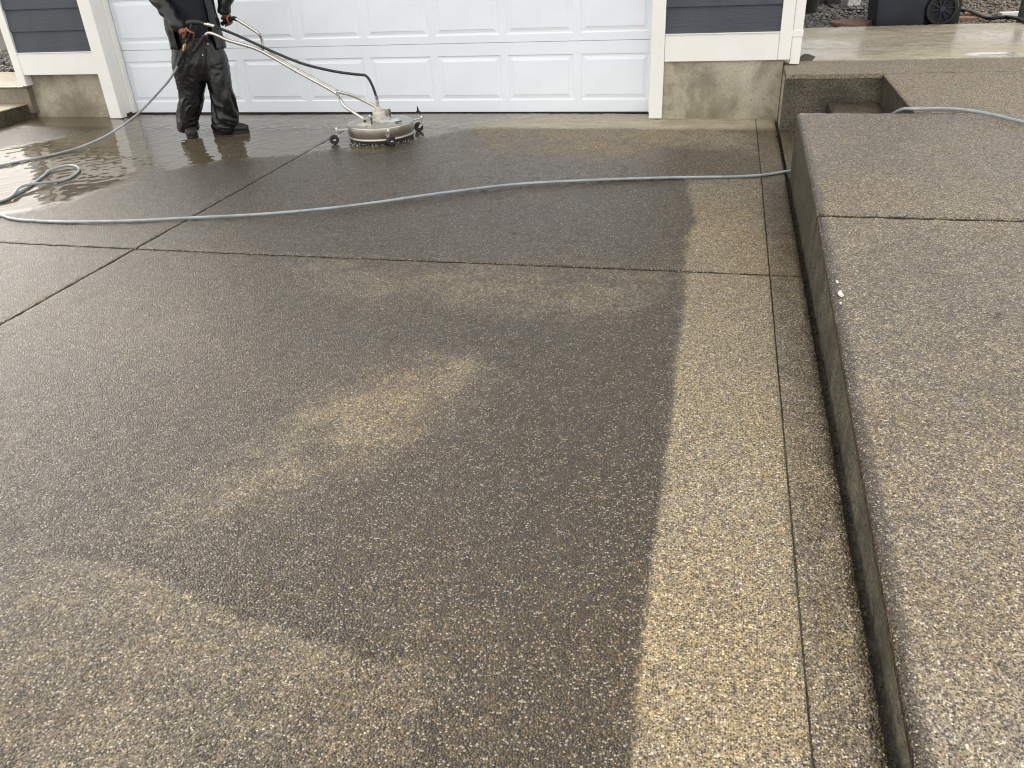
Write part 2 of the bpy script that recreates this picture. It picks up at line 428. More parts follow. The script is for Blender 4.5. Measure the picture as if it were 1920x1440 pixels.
class MB:
    def __init__(s):
        s.v = []; s.f = []
    def add(s, v, f):
        o = len(s.v)
        s.v += [tuple(x) for x in v]
        s.f += [tuple(i + o for i in q) for q in f]
    def box(s, x0, x1, y0, y1, z0, z1, bev=0.0):
        if bev <= 0:
            v = [(x, y, z) for x in (x0, x1) for y in (y0, y1) for z in (z0, z1)]
            s.add(v, [(0, 1, 3, 2), (4, 6, 7, 5), (0, 4, 5, 1), (2, 3, 7, 6), (0, 2, 6, 4), (1, 5, 7, 3)])
            return s
        b = bev
        # rounded box: bevelled via three layered rings
        import bmesh
        bm = bmesh.new()
        bmesh.ops.create_cube(bm, size=1)
        for q in bm.verts:
            q.co = Vector(((x0 + x1) / 2 + q.co.x * (x1 - x0), (y0 + y1) / 2 + q.co.y * (y1 - y0), (z0 + z1) / 2 + q.co.z * (z1 - z0)))
        bmesh.ops.bevel(bm, geom=bm.edges[:], offset=b, segments=2, profile=0.6, affect='EDGES')
        bm.verts.index_update()
        s.add([q.co[:] for q in bm.verts], [[q.index for q in f.verts] for f in bm.faces])
        bm.free()
        return s
    def tube(s, pts, r, n=10, cap=True):
        P = [Vector(p) for p in pts]
        R = r if isinstance(r, (list, tuple)) else [r] * len(P)
        T = []
        for i in range(len(P)):
            d = (P[min(i + 1, len(P) - 1)] - P[max(i - 1, 0)])
            T.append(d.normalized() if d.length > 1e-9 else Vector((0, 0, 1)))
        a = T[0].orthogonal().normalized()
        v, f = [], []
        for i, (p, t) in enumerate(zip(P, T)):
            a = (a - t * a.dot(t)).normalized()
            b = t.cross(a)
            for k in range(n):
                th = 2 * PI * k / n
                v.append(p + (a * math.cos(th) + b * math.sin(th)) * R[i])
        for i in range(len(P) - 1):
            for k in range(n):
                k2 = (k + 1) % n
                f.append((i * n + k, i * n + k2, (i + 1) * n + k2, (i + 1) * n + k))
        if cap:
            f.append(tuple(range(n - 1, -1, -1)))
            f.append(tuple((len(P) - 1) * n + k for k in range(n)))
        s.add(v, f)
        return s
    def lathe(s, prof, c=(0, 0, 0), n=48, axis='z', close=False):
        v, f = [], []
        m = len(prof)
        for k in range(n):
            th = 2 * PI * k / n
            for r, h in prof:
                p = (r * math.cos(th), r * math.sin(th), h)
                if axis == 'y': p = (p[0], p[2], p[1])
                if axis == 'x': p = (p[2], p[0], p[1])
                v.append((p[0] + c[0], p[1] + c[1], p[2] + c[2]))
        for k in range(n):
            k2 = (k + 1) % n
            for j in range(m - 1):
                q = (k * m + j, k2 * m + j, k2 * m + j + 1, k * m + j + 1)
                f.append(q if axis != 'y' else q[::-1])
        s.add(v, f)
        return s
    def loft(s, secs, n=20, ref=(1, 0, 0)):
        """secs: (centre, ra, rb[, ref]) closed tube with elliptical sections; ra runs along ref"""
        P = [Vector(q[0]) for q in secs]
        v, f = [], []
        for i, q in enumerate(secs):
            t = (P[min(i + 1, len(P) - 1)] - P[max(i - 1, 0)]).normalized()
            rf = Vector(q[3] if len(q) > 3 else ref)
            a = (rf - t * rf.dot(t)).normalized()
            b = t.cross(a)
            for k in range(n):
                th = 2 * PI * k / n
                v.append(P[i] + a * (math.cos(th) * q[1]) + b * (math.sin(th) * q[2]))
        for i in range(len(P) - 1):
            for k in range(n):
                k2 = (k + 1) % n
                f.append((i * n + k, i * n + k2, (i + 1) * n + k2, (i + 1) * n + k))
        f.append(tuple(range(n - 1, -1, -1)))
        f.append(tuple((len(P) - 1) * n + k for k in range(n)))
        s.add(v, f)
        return s
    def ball(s, c, r, n=12):
        r = r if isinstance(r, (tuple, list)) else (r, r, r)
        v, f = [(c[0], c[1], c[2] + r[2])], []
        h = n // 2
        for j in range(1, h):
            ph = PI * j / h
            for k in range(n):
                th = 2 * PI * k / n
                v.append((c[0] + r[0] * math.sin(ph) * math.cos(th), c[1] + r[1] * math.sin(ph) * math.sin(th), c[2] + r[2] * math.cos(ph)))
        v.append((c[0], c[1], c[2] - r[2]))
        L = len(v) - 1
        for k in range(n):
            k2 = (k + 1) % n
            f.append((0, 1 + k, 1 + k2))
            for j in range(h - 2):
                f.append((1 + j * n + k, 1 + (j + 1) * n + k, 1 + (j + 1) * n + k2, 1 + j * n + k2))
            f.append((1 + (h - 2) * n + k, L, 1 + (h - 2) * n + k2))
        s.add(v, f)
        return s
    def prism(s, poly, z0, z1):
        n = len(poly)
        v = [(x, y, z0) for x, y in poly] + [(x, y, z1) for x, y in poly]
        f = [tuple(range(n - 1, -1, -1)), tuple(range(n, 2 * n))]
        for k in range(n):
            k2 = (k + 1) % n
            f.append((k, k2, n + k2, n + k))
        s.add(v, f)
        return s
    def mesh(s, name):
        me = bpy.data.meshes.new(name)
        me.from_pydata(s.v, [], s.f)
        me.update()
        return me
    def obj(s, name, mat, parent=None, smooth=False, angle=None):
        me = s.mesh(name)
        if angle is not None:
            smooth = True
        o = link(name, me, mat, parent, smooth)
        if angle is not None:
            try:
                me.set_sharp_from_angle(angle=math.radians(angle))
            except Exception:
                pass
        return o

def remeshed(mb, voxel, smooth_iter, name):
    """union of the overlapping closed shapes as one continuous skin"""
    o = mb.obj(name + "_src", None)
    md = o.modifiers.new("r", 'REMESH'); md.mode = 'VOXEL'; md.voxel_size = voxel
    if smooth_iter:
        m2 = o.modifiers.new("s", 'SMOOTH'); m2.factor = 0.5; m2.iterations = smooth_iter
    dg = bpy.context.evaluated_depsgraph_get()
    dg.update()
    me = bpy.data.meshes.new_from_object(o.evaluated_get(dg))
    me.name = name
    src = o.data
    bpy.data.objects.remove(o)
    bpy.data.meshes.remove(src)
    return me

# ------------------------------------------------------------------ dampness fields (world metres)
WET = np.array([(-0.07,-2.33,0.90),(0.09,-1.78,0.85),(1.00,-1.59,0.75),(1.68,-1.10,0.60),(2.26,-0.92,0.55),(2.64,-2.67,0.97),(1.77,-2.93,0.90),(0.84,-3.02,0.97),(0.36,-3.25,0.80),(3.05,-1.36,0.80),(3.19,-0.73,0.75),(3.07,-2.44,0.35),(3.13,-3.06,0.20),(3.14,-4.01,0.10),(3.10,-5.12,0.05),(3.10,-5.74,0.05),(3.14,-6.01,0.05),(3.26,-4.80,0.15),(3.28,-5.53,0.12),(0.57,-3.71,0.70),(0.69,-4.33,0.65),(2.02,-3.81,0.50),(2.63,-3.77,0.50),(2.86,-3.99,0.95),(2.39,-4.35,0.90),(1.42,-4.24,0.85),(2.00,-4.83,0.60),(1.95,-5.17,0.62),(1.60,-5.23,0.80),(2.54,-5.07,0.92),(2.77,-5.42,1.00),(2.75,-4.71,0.95),(2.44,-5.59,0.90),(1.63,-5.58,0.50),(1.76,-5.35,0.62),(2.13,-5.75,0.97),(1.90,-5.75,0.90),(1.65,-5.85,0.38),(1.82,-5.99,0.38),(1.68,-6.17,0.38),(2.12,-6.01,0.42),(2.40,-6.04,0.50),(2.55,-5.94,0.50),(2.70,-5.78,0.95),(2.86,-6.01,0.95),(2.55,-6.13,0.60),(2.71,-6.10,0.80),(2.00,-6.24,0.38),(1.46,-5.91,0.55),(1.11,-5.72,0.75),(1.17,-5.45,0.80),(0.56,-4.85,0.70),(-0.35,-3.96,0.60),(-0.28,-3.65,0.70),(-0.50,-3.14,0.75),(1.47,-3.75,0.65),(2.24,-4.59,0.80),(1.19,-5.06,0.85),(2.14,-5.41,0.85),(-1.5,-4.2,0.7),(-2.5,-3.0,0.8),(-2.5,-5,0.6),(0.0,-6.0,0.6),(2.0,-8.0,0.4),(-2,-8,0.5),(3.0,-8,0.2),(-2.5,-1.5,0.85)])
DRYX = np.array([(-6.096, 2.967), (-5.799, 2.949), (-5.431, 2.948), (-5.004, 2.947), (-4.643, 2.941), (-4.230, 2.937), (-3.816, 2.942), (-3.542, 2.937), (-3.305, 2.914), (-3.078, 2.910), (-2.780, 2.943), (-2.350, 2.884), (-1.960, 2.848)])
FILM = np.array([(-1.6,-3.08),(-1.374,-3.033),(-1.236,-2.913),(-1.091,-2.743),(-1.097,-2.552),(-0.996,-2.290),(-1.074,-2.062),(-0.818,-1.948),(-0.546,-1.664),(-0.060,-1.486),(0.200,-1.281),(0.507,-1.384),(0.647,-1.063),(0.906,-0.770),(1.121,-0.577),(0.606,-0.33),(-0.981,-0.25),(-2.30,-0.22),(-2.45,-0.8),(-2.75,-1.25),(-2.95,-1.6),(-2.9,-2.8)])

BL = np.array([(0.95,-5.80),(1.148,-5.758),(1.367,-5.763),(1.621,-5.764),(1.754,-5.816),(1.886,-5.853),(2.020,-5.878),(2.143,-5.893),(2.264,-5.916),(2.354,-5.939),(2.531,-5.889),(2.583,-5.977),(2.525,-6.059),(2.544,-6.182),(2.4,-7.4),(0.6,-7.4)])

def poly_sd(X, Y, P):
    """signed distance to polygon, positive inside"""
    d = np.full(X.shape, 1e9); ins = np.zeros(X.shape, bool)
    n = len(P)
    for i in range(n):
        a, b = P[i], P[(i + 1) % n]
        e = b - a
        t = np.clip(((X - a[0]) * e[0] + (Y - a[1]) * e[1]) / (e @ e), 0, 1)
        d = np.minimum(d, np.hypot(X - a[0] - t * e[0], Y - a[1] - t * e[1]))
        c = ((a[1] > Y) != (b[1] > Y)) & (X < (b[0] - a[0]) * (Y - a[1]) / (b[1] - a[1] + 1e-12) + a[0])
        ins ^= c
    return np.where(ins, d, -d)

def sstep(x, a, b):
    t = np.clip((x - a) / (b - a), 0, 1)
    return t * t * (3 - 2 * t)

def drive_fields(X, Y):
    pts = WET[WET[:, 0] < 2.98]; dry = WET[WET[:, 0] >= 2.98]
    def idw(S):
        num = np.zeros(X.shape); den = np.zeros(X.shape)
        for x, y, w in S:
            d2 = (X - x) ** 2 + (Y - y) ** 2
            k = 1 / (d2 + 0.012) ** 1.7
            num += k * w; den += k
        return num / den
    w1 = 0.18 + 0.85 * idw(pts); w2 = idw(dry)
    PATCH = np.array([(1.642,-5.127),(1.690,-4.817),(1.801,-4.574),(1.964,-4.414),(2.190,-4.428),(2.335,-4.660),(2.290,-4.922),(2.129,-5.110),(2.015,-5.276),(1.898,-5.404),(1.761,-5.505),(1.700,-5.658),(1.580,-5.657),(1.556,-5.490),(1.605,-5.332)])
    UPPER = np.array([(0.991,-3.52),(1.677,-3.52),(2.899,-3.52),(2.900,-3.906),(2.670,-4.096),(2.333,-4.104),(2.035,-4.046),(1.587,-4.046),(1.259,-3.904)])
    DOORWARD = np.array([(1.1, -0.2), (3.4, -0.2), (3.4, -1.35), (2.9, -1.25), (2.2, -1.55), (1.4, -1.35), (0.95, -0.8)])
    LEFT = np.array([(-0.274,-4.222),(-0.057,-3.927),(0.620,-4.109),(1.099,-4.488),(0.994,-4.780),(0.668,-4.829),(0.260,-4.799)])
    w1 = 0.62 * w1 + 0.38 * 0.94
    mo = np.array([noise.noise(Vector((x * 3.3, y * 3.3, 1.7))) + 0.7 * noise.noise(Vector((x * 9, y * 9, 5.1))) + 0.5 * noise.noise(Vector((x * 21, y * 21, 2.1))) for x, y in zip(X, Y)])
    for PG, lo, soft in ((PATCH, 0.42, 0.26), (UPPER, 0.55, 0.26), (LEFT, 0.62, 0.30), (DOORWARD, 0.22, 0.40)):
        kk = sstep(poly_sd(X, Y, PG) + 0.10 * mo, -soft * 0.5, soft) * np.clip(0.88 + 0.6 * mo, 0, 1)
        w1 = w1 + (np.minimum(w1, lo) - w1) * kk
    rag = np.array([0.006 * noise.noise(Vector((0, y * 3.5, 0))) + 0.005 * noise.noise(Vector((x * 9, y * 9, 4))) for x, y in zip(X, Y)])
    xb = np.interp(Y, DRYX[:, 0], DRYX[:, 1]) + rag
    w = w1 + (w2 - w1) * sstep(X - xb, -0.012, 0.014)
    sd = poly_sd(X, Y, BL)
    inner = 0.47 + 0.20 * sstep(sd, 0.02, 0.34) - 0.14 * mo
    bl = sstep(sd + 0.012 * mo, -0.012, 0.016) * sstep(-X, -2.66, -2.15) * (0.35 + 0.65 * sstep(X, 1.15, 1.6))
    bl = np.maximum(bl, sstep(sd, 0.05, 0.4) * 0.8)
    rim = np.where(sd < 0, np.exp(-(sd / 0.16) ** 2), 0) * (X > 1.3) * (X < 2.75)
    w = np.where(X < 2.8, np.maximum(w, 0.97 * rim), w)
    w = np.where(X < 2.8, w * (1 - bl) + bl * inner, w)
    above = sstep(Y, -2.0, -1.75)                              # the upper strip was rinsed too
    w = np.where(X > xb - 0.02, w * (1 - above) + above * (0.85 * w1 + 0.05), w)
    # damp edge against the kerb, and the narrow strip beyond the groove
    strip = sstep(X, 3.300, 3.312)
    w = w * (1 - strip) + strip * (0.50 + 0.15 * sstep(Y, -4, -2.5))
    w = np.maximum(w, sstep(X, 3.36, 3.47) * 0.95)
    film = 0.5 + poly_sd(X, Y, FILM) * 2.2
    film = np.clip(film, 0, 1)
    # faint puddle feather below the cross joint and around the hose
    trowel = sstep(Y, -0.80, -0.36)
    w = np.maximum(w * (1 - 0.45 * sstep(Y, -0.75, -0.35) * sstep(X, 0.9, 1.6)), film * 0.95)
    return w, film, trowel

def set_attr(me, name, vals):
    a = me.attributes.new(name, 'FLOAT', 'POINT')
    a.data.foreach_set("value", np.asarray(vals, dtype=np.float32))

def slab(name, x0, x1, y0, y1, zfun, mat, parent, step=0.03, drop=0.10, ch=(0.006, 0.006, 0.006, 0.006), chz=0.005, fields=None, jit=0.0012):
    """cast slab: fine top surface with eased edges and sides; ch = chamfer at x0, x1, y0, y1 (0 = none)"""
    def axis(a, b, ca, cb):
        xs = list(np.linspace(a + ca, b - cb, max(2, int((b - a) / step) + 1)))
        if ca: xs = [a, a + ca * 0.3] + xs
        if cb: xs = xs + [b - cb * 0.3, b]
        return np.array(xs)
    xs = axis(x0, x1, ch[0], ch[1]); ys = axis(y0, y1, ch[2], ch[3])
    X, Y = np.meshgrid(xs, ys, indexing='ij')
    Z = zfun(X, Y) + rng.normal(0, jit, X.shape)
    def ease(d, c):
        if not c: return 0
        q = np.clip(1 - d / c, 0, 1)
        return (chz if not isinstance(chz, dict) else chz) * q * q
    k = chz
    Z = Z - ease(X - x0, ch[0]) - ease(x1 - X, ch[1]) - ease(Y - y0, ch[2]) - ease(y1 - Y, ch[3])
    nx, ny = X.shape
    V = np.stack([X, Y, Z], -1).reshape(-1, 3)
    idx = np.arange(nx * ny).reshape(nx, ny)
    F = np.stack([idx[:-1, :-1], idx[1:, :-1], idx[1:, 1:], idx[:-1, 1:]], -1).reshape(-1, 4)
    ring = np.concatenate([idx[:, 0], idx[-1, 1:], idx[-2::-1, -1], idx[0, -2:0:-1]])
    low = V[ring].copy(); low[:, 2] -= drop
    o = len(V)
    V = np.concatenate([V, low])
    n = len(ring)
    r2 = np.arange(n) + o
    S = np.stack([ring, r2, np.roll(r2, -1), np.roll(ring, -1)], -1)
    F = np.concatenate([F, S])
    me = bpy.data.meshes.new(name)
    me.vertices.add(len(V)); me.vertices.foreach_set("co", V.astype(np.float32).ravel())
    me.loops.add(len(F) * 4); me.loops.foreach_set("vertex_index", F.astype(np.int32).ravel())
    me.polygons.add(len(F)); me.polygons.foreach_set("loop_start", np.arange(0, len(F) * 4, 4, dtype=np.int32))
    me.update(calc_edges=True); me.validate()
    sm = np.ones(len(F), bool); sm[-n:] = False
    me.polygons.foreach_set("use_smooth", sm)
    if fields is not None:
        w, fl, tr = fields(V[:, 0], V[:, 1])
        vx, vy = V[:, 0], V[:, 1]; e_ = 0.001
        edge = ((vx < x0 + e_) & (ch[0] > 0)) | ((vx > x1 - e_) & (ch[1] > 0)) | ((vy < y0 + e_) & (ch[2] > 0)) | ((vy > y1 - e_) & (ch[3] > 0))
        w = np.where(edge, 1.35, w)
        set_attr(me, "wet", w); set_attr(me, "film", fl); set_attr(me, "trowel", tr)
    return link(name, me, mat, parent)

# ------------------------------------------------------------------ ground
g = MB()
g.box(-400, 400, -400, 400, -0.60, -0.05)
tag(g.obj("ground", M_GROUND), kind="structure")

# ------------------------------------------------------------------ driveway
b = MB()
b.box(-3.585, 3.49, -14, 0.02, -0.28, -0.030)
drive = tag(b.obj("driveway", M_GAP), kind="structure")
flat = lambda X, Y: 0 * X + 0.0035 * np.sin(X * 1.3 + 0.6) * np.cos(Y * 1.1)
XJ, YJ, XG, XK = -0.035, -3.508, 3.308, 3.462
G = 0.0052
for (a, c) in ((-3.58, XJ - G), (XJ + G, XG - 0.0012)):
    slab("slab", a, c, YJ + 0.0075, -0.02, flat, M_AGG, drive, 0.028, fields=drive_fields)
    slab("slab", a, c, -7.0 + G, YJ - 0.0075, flat, M_AGG, drive, 0.028, fields=drive_fields)
    slab("slab", a, c, -14, -7.0 - G, flat, M_AGG, drive, 0.10, fields=drive_fields)
for (a, c) in ((YJ + 0.006, -0.21), (-7.0 + G, YJ - 0.006), (-14, -7.0 - G)):
    slab("edge_strip", XG + 0.0012, XK - 0.012, a, c, flat, M_AGG, drive, 0.028, fields=drive_fields)

m = MB(); m.box(XG - 0.008, XG + 0.008, -14, -0.22, -0.05, -0.0085); m.obj("groove_bed", M_FACE, drive)
# crumbs of moss and grit along the kerb gap
m = MB()
for k in range(420):
    y = random.uniform(-6.3, -0.7)
    s_ = random.uniform(0.0015, 0.005) * (1.5 if random.random() < 0.1 else 1)
    m.ball((3.456 + random.gauss(0, 0.006), y, random.uniform(-0.012, 0.002)), (s_, s_ * random.uniform(0.8, 2), s_ * 0.8), 6)
tag(m.obj("gap_debris", M_CRUMB, None, smooth=True), "dark crumbs of moss and grit along the kerb gap", "debris", kind="stuff")

# ------------------------------------------------------------------ raised walkway, notch with step, upper patio
XW = 3.475
def ramp_z(Y):
    return np.interp(Y, [-14, -7.0, -6.0, -3.51, -1.9, -0.6, 3], [0.0, 0.015, 0.072, 0.288, 0.385, 0.40, 0.40])
rz = lambda X, Y: ramp_z(Y) + 0.004 * np.sin(X * 2.1) * np.sin(Y * 1.7)
def walk_fields(X, Y):
    n = np.array([noise.noise(Vector((x * 0.9, y * 0.9, 3.3))) for x, y in zip(X, Y)])
    n2 = np.array([noise.noise(Vector((x * 3.1, y * 3.1, 9.3))) for x, y in zip(X, Y)])
    w = 0.36 + 0.20 * n + 0.10 * n2
    w = np.maximum(w, 0.9 * sstep(-(X - XW), -0.045, -0.015))
    w = w - 0.12 * sstep(Y, -5.2, -6.2)
    return np.clip(w, 0, 1), 0 * X, 0 * X
def patio_fields(X, Y):
    n = np.array([noise.noise(Vector((x * 0.8, y * 1.6, 7.7))) for x, y in zip(X, Y)])
    tr = sstep(Y + 0.10 * n, -0.25, 0.15)
    w = np.clip(0.12 + 0.3 * n + 0.22 * tr, 0, 1)
    # shallow rain puddle with a silty middle, and a thinner wet patch nearer the house
    d1 = np.hypot((X - 5.02) / 0.26, (Y - 0.17) / 0.13)
    d2 = np.hypot((X - 3.95) / 0.40, (Y - 0.75) / 0.45)
    film = np.clip(1.05 - d1, 0, 1) 
    film = film * sstep(Y, -0.06, 0.04)
    w = np.maximum(w, np.clip(film * 1.5, 0, 0.9))
    isl = np.exp(-(((X - 5.02) / 0.13) ** 2 + ((Y - 0.14) / 0.05) ** 2))
    return np.clip(w + isl, 0, 1), np.clip(film - 0.7 * isl, 0, 1), np.clip(tr - 0.9 * isl, 0, 1)

b = MB()
b.box(XW + 0.02, 7.0, -14, -1.92, -0.28, -0.10)
b.box(XW + 0.02, 7.0, YJ - 0.08, YJ + 0.08, -0.1001, 0.255)
walk = tag(b.obj("walkway", M_GAP), kind="structure")
slab("slab", XW, 7.0, YJ + 0.009, -1.90, rz, M_AGG2, walk, 0.032, drop=0.018, ch=(0.015, 0, 0.012, 0), chz=0.011, fields=walk_fields)
slab("slab", XW, 7.0, -7.6, YJ - 0.009, rz, M_AGG2, walk, 0.032, drop=0.018, ch=(0.015, 0, 0, 0.012), chz=0.011, fields=walk_fields)
def side_wall(name, pts, z0, mat, parent, thick=0.5, side=1, top_drop=0.020):
    pass
# cast side face of each walkway slab, one vertical joint between them
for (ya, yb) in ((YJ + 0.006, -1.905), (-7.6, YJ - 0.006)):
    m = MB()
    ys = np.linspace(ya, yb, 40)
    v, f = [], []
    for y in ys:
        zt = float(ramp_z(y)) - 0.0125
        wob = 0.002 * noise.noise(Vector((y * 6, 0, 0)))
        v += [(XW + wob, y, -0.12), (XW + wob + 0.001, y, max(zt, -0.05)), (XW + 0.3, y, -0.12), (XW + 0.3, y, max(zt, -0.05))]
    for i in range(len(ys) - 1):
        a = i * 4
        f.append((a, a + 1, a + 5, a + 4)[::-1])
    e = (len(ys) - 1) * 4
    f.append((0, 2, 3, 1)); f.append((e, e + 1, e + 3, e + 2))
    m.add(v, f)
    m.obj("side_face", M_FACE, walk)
m = MB(); m.box(XW + 0.004, 4.12, -1.99, -1.906, -0.1, 0.355)
m.obj("end_face", M_NOTCH, walk)

b = MB(); b.box(3.50, 7.0, -0.60, 2.02, -0.28, 0.29)
patio = tag(b.obj("patio", M_GAP), kind="structure")
slab("slab", XW - 0.002, 7.0, -0.635, 2.05, rz, M_AGG2, patio, 0.032, drop=0.03, ch=(0.014, 0, 0, 0.01), chz=0.012, fields=patio_fields)
slab("slab", 4.126, 7.0, -1.8995, -0.6355, rz, M_AGG2, patio, 0.032, drop=0.03, ch=(0.012, 0, 0, 0), chz=0.010, fields=patio_fields)
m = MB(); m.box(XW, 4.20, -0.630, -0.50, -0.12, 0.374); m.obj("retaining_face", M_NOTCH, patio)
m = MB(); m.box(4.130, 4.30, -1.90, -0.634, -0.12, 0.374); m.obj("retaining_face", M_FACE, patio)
m = MB(); m.box(XW, XW + 0.06, -0.499, -0.212, -0.12, 0.374); m.obj("retaining_face", M_FOUND, patio)
m = MB(); m.box(4.3, 7.0, 2.03, 2.046, -0.1, 0.38); m.obj("edge_face", M_FACE, patio)

b = MB(); b.box(3.80, 4.12, -1.88, -0.65, -0.1, 0.16)
step = tag(b.obj("step", M_GAP), kind="structure")
slab("tread", 3.785, 4.128, -1.90, -0.636, lambda X, Y: 0 * X + 0.20, M_AGG2, step, 0.03, drop=0.22, ch=(0.012, 0, 0, 0), chz=0.010,
     fields=lambda X, Y: (0 * X + 0.7, 0 * X, 0 * X))
def notch_fields(X, Y):
    return 0 * X + 0.72, 0 * X, 0 * X
b = MB(); b.box(3.468, 3.80, -1.9, -0.6, -0.28, -0.03)
nf = tag(b.obj("notch_floor", M_GAP), kind="structure")
slab("slab", 3.470, 3.788, -1.904, -0.631, lambda X, Y: 0 * X - 0.002, M_AGG, nf, 0.03, ch=(0.006, 0, 0, 0), fields=notch_fields)

m = MB()
ys_ = list(np.linspace(-14, 2.05, 24)); v, f = [], []
for y in ys_:
    zt = float(ramp_z(y)) - 0.03
    v += [(6.98, y, zt), (30, y, zt), (6.98, y, -0.2), (30, y, -0.2)]
for i in range(len(ys_) - 1):
    a = i * 4
    f += [(a, a + 1, a + 5, a + 4), (a, a + 4, a + 6, a + 2)]
f += [(0, 2, 3, 1)]
m.add(v, f)
tag(m.obj("garden_bank", M_GROUND), kind="structure")

# ------------------------------------------------------------------ steps and path left of the garage
b = MB(); b.box(-5.6, -3.60, -3.0, 0.7, -0.28, 0.05)
steps = tag(b.obj("side_steps", M_STEP), kind="structure")
tread_f = lambda X, Y: (np.clip(0.45 + 0.2 * np.sin(X * 5 + Y * 3), 0, 1), 0 * X, 0 * X + 0.75)
slab("tread", -5.6, -3.592, -3.0, -0.222, lambda X, Y: 0 * X + 0.140, M_AGG, steps, 0.03, drop=0.012, ch=(0, 0.012, 0, 0), chz=0.009, fields=tread_f)
m = MB(); m.box(-3.75, -3.590, -3.0, -0.2225, -0.12, 0.128); m.obj("riser", M_FACE, steps)
slab("tread", -5.6, -3.54, -0.222, 0.70, lambda X, Y: 0 * X + 0.300, M_AGG, steps, 0.03, drop=0.012, ch=(0, 0, 0.012, 0), chz=0.009, fields=tread_f)
m = MB(); m.box(-5.6, -3.54, -0.220, 0.6, 0.05, 0.288); m.obj("riser", M_STEP, steps)
b = MB(); b.box(-9, -3.60, 0.705, 2.0, -0.28, 0.27)
tag(b.obj("side_bed", M_SOIL), kind="structure")
b = MB(); b.box(-9, -3.60, 2.0, 2.5, -0.2, 0.33)
tag(b.obj("side_path", M_STEP), kind="structure")

# ------------------------------------------------------------------ gravel yard behind the patio
b = MB(); b.box(3.0, 30, 2.051, 30, -0.29, 0.33)
tag(b.obj("yard", M_SOIL), kind="structure")

def stones(name, n, xr, yr, z, s0, s1, mat, label, cat="gravel", avoid=None):
    base = np.array([(0, 0, 1), (0.89, 0, 0.45), (0.28, 0.85, 0.45), (-0.72, 0.53, 0.45), (-0.72, -0.53, 0.45), (0.28, -0.85, 0.45),
                     (0.72, 0.53, -0.45), (-0.28, 0.85, -0.45), (-0.89, 0, -0.45), (-0.28, -0.85, -0.45), (0.72, -0.53, -0.45), (0, 0, -1)])
    fc = np.array([(0,1,2),(0,2,3),(0,3,4),(0,4,5),(0,5,1),(1,6,2),(2,7,3),(3,8,4),(4,9,5),(5,10,1),(6,7,2),(7,8,3),(8,9,4),(9,10,5),(10,6,1),(11,7,6),(11,8,7),(11,9,8),(11,10,9),(11,6,10)])
    X = rng.uniform(*xr, n); Y = rng.uniform(*yr, n)
    S = rng.uniform(s0, s1, n)
    V = np.zeros((n, 12, 3))
    for k in range(3):
        V[:, :, k] = base[None, :, k] * S[:, None] * rng.uniform(0.65, 1.25, n)[:, None] * rng.uniform(0.85, 1.15, (n, 12))
    V[:, :, 2] *= 0.75
    th = rng.uniform(0, 2 * PI, n); c, s_ = np.cos(th)[:, None], np.sin(th)[:, None]
    x, y = V[:, :, 0].copy(), V[:, :, 1].copy()
    V[:, :, 0] = x * c - y * s_ + X[:, None]; V[:, :, 1] = x * s_ + y * c + Y[:, None]
    V[:, :, 2] += z + rng.uniform(0, s1 * 0.9, n)[:, None]
    F = (fc[None] + (np.arange(n) * 12)[:, None, None]).reshape(-1, 3)
    V = V.reshape(-1, 3)
    me = bpy.data.meshes.new(name)
    me.vertices.add(len(V)); me.vertices.foreach_set("co", V.astype(np.float32).ravel())
    me.loops.add(len(F) * 3); me.loops.foreach_set("vertex_index", F.astype(np.int32).ravel())
    me.polygons.add(len(F)); me.polygons.foreach_set("loop_start", np.arange(0, len(F) * 3, 3, dtype=np.int32))
    me.update(calc_edges=True)
    return tag(link(name, me, mat, None, True), label, cat, kind="stuff")
stones("gravel", 16000, (3.3, 5.6), (2.06, 7.5), 0.335, 0.014, 0.030, M_GRAVEL, "dark grey river gravel behind the chain link fence")
stones("pea_gravel", 14000, (5.2, 9.5), (2.06, 7.5), 0.335, 0.012, 0.024, M_MULCH, "brown pea gravel right of the wheeled bin")
stones("side_gravel", 900, (-6.5, -3.65), (0.72, 1.98), 0.275, 0.02, 0.045, M_GRAVEL, "patch of dark gravel left of the garage corner")

# ------------------------------------------------------------------ house with garage
house = tag(empty("house", (0, 0, 0)), "slate grey house front with white trim and a wide garage opening", "house")
# foundation
m = MB(); m.box(-3.585, -2.60, -0.150, 0.1, -0.12, 0.47); m.obj("foundation", M_FOUND, house)
m = MB(); m.box(2.52, 3.4705, -0.212, 0.1, -0.12, 0.47); m.obj("foundation", M_FOUND, house)
# wall core
m = MB(); m.box(-3.58, -2.575, -0.195, 0.07, 0.473, 5.2); m.box(2.475, 3.50, -0.195, 0.07, 0.473, 5.2)
m.box(-2.575, 2.475, -0.195, 0.07, 2.175, 5.2); m.box(-3.58, 3.50, 0.071, 8, -0.1, 5.2)
m.obj("wall_core", M_SIDING, house)
# lap siding, board by board
def lap(x0, x1, z, h):
    m = MB()
    L = x1 - x0
    v = []
    for i in range(2):
        x = x0 + L * i
        v += [(x, -0.1955, z), (x, -0.2235, z), (x, -0.2215, z + 0.003) if False else (x, -0.2235, z + 0.004), (x, -0.2075, z + h + 0.004), (x, -0.1955, z + h + 0.004)]
    m.add(v, [(0, 1, 6, 5), (1, 2, 7, 6), (2, 3, 8, 7), (3, 4, 9, 8), (0, 4, 3, 2, 1), (5, 6, 7, 8, 9)])
    return m
zl = 0.600
for k in range(9):
    lap(-3.512, -2.677, zl + k * 0.188, 0.188).obj("siding_board", M_SIDING, house)
zr = 0.636
for k in range(9):
    lap(2.569, 3.424, zr + k * 0.192, 0.192).obj("siding_board", M_SIDING, house)
for k in range(14):
    lap(-3.512, 3.424, 2.37 + k * 0.190, 0.190).obj("siding_board", M_SIDING, house)
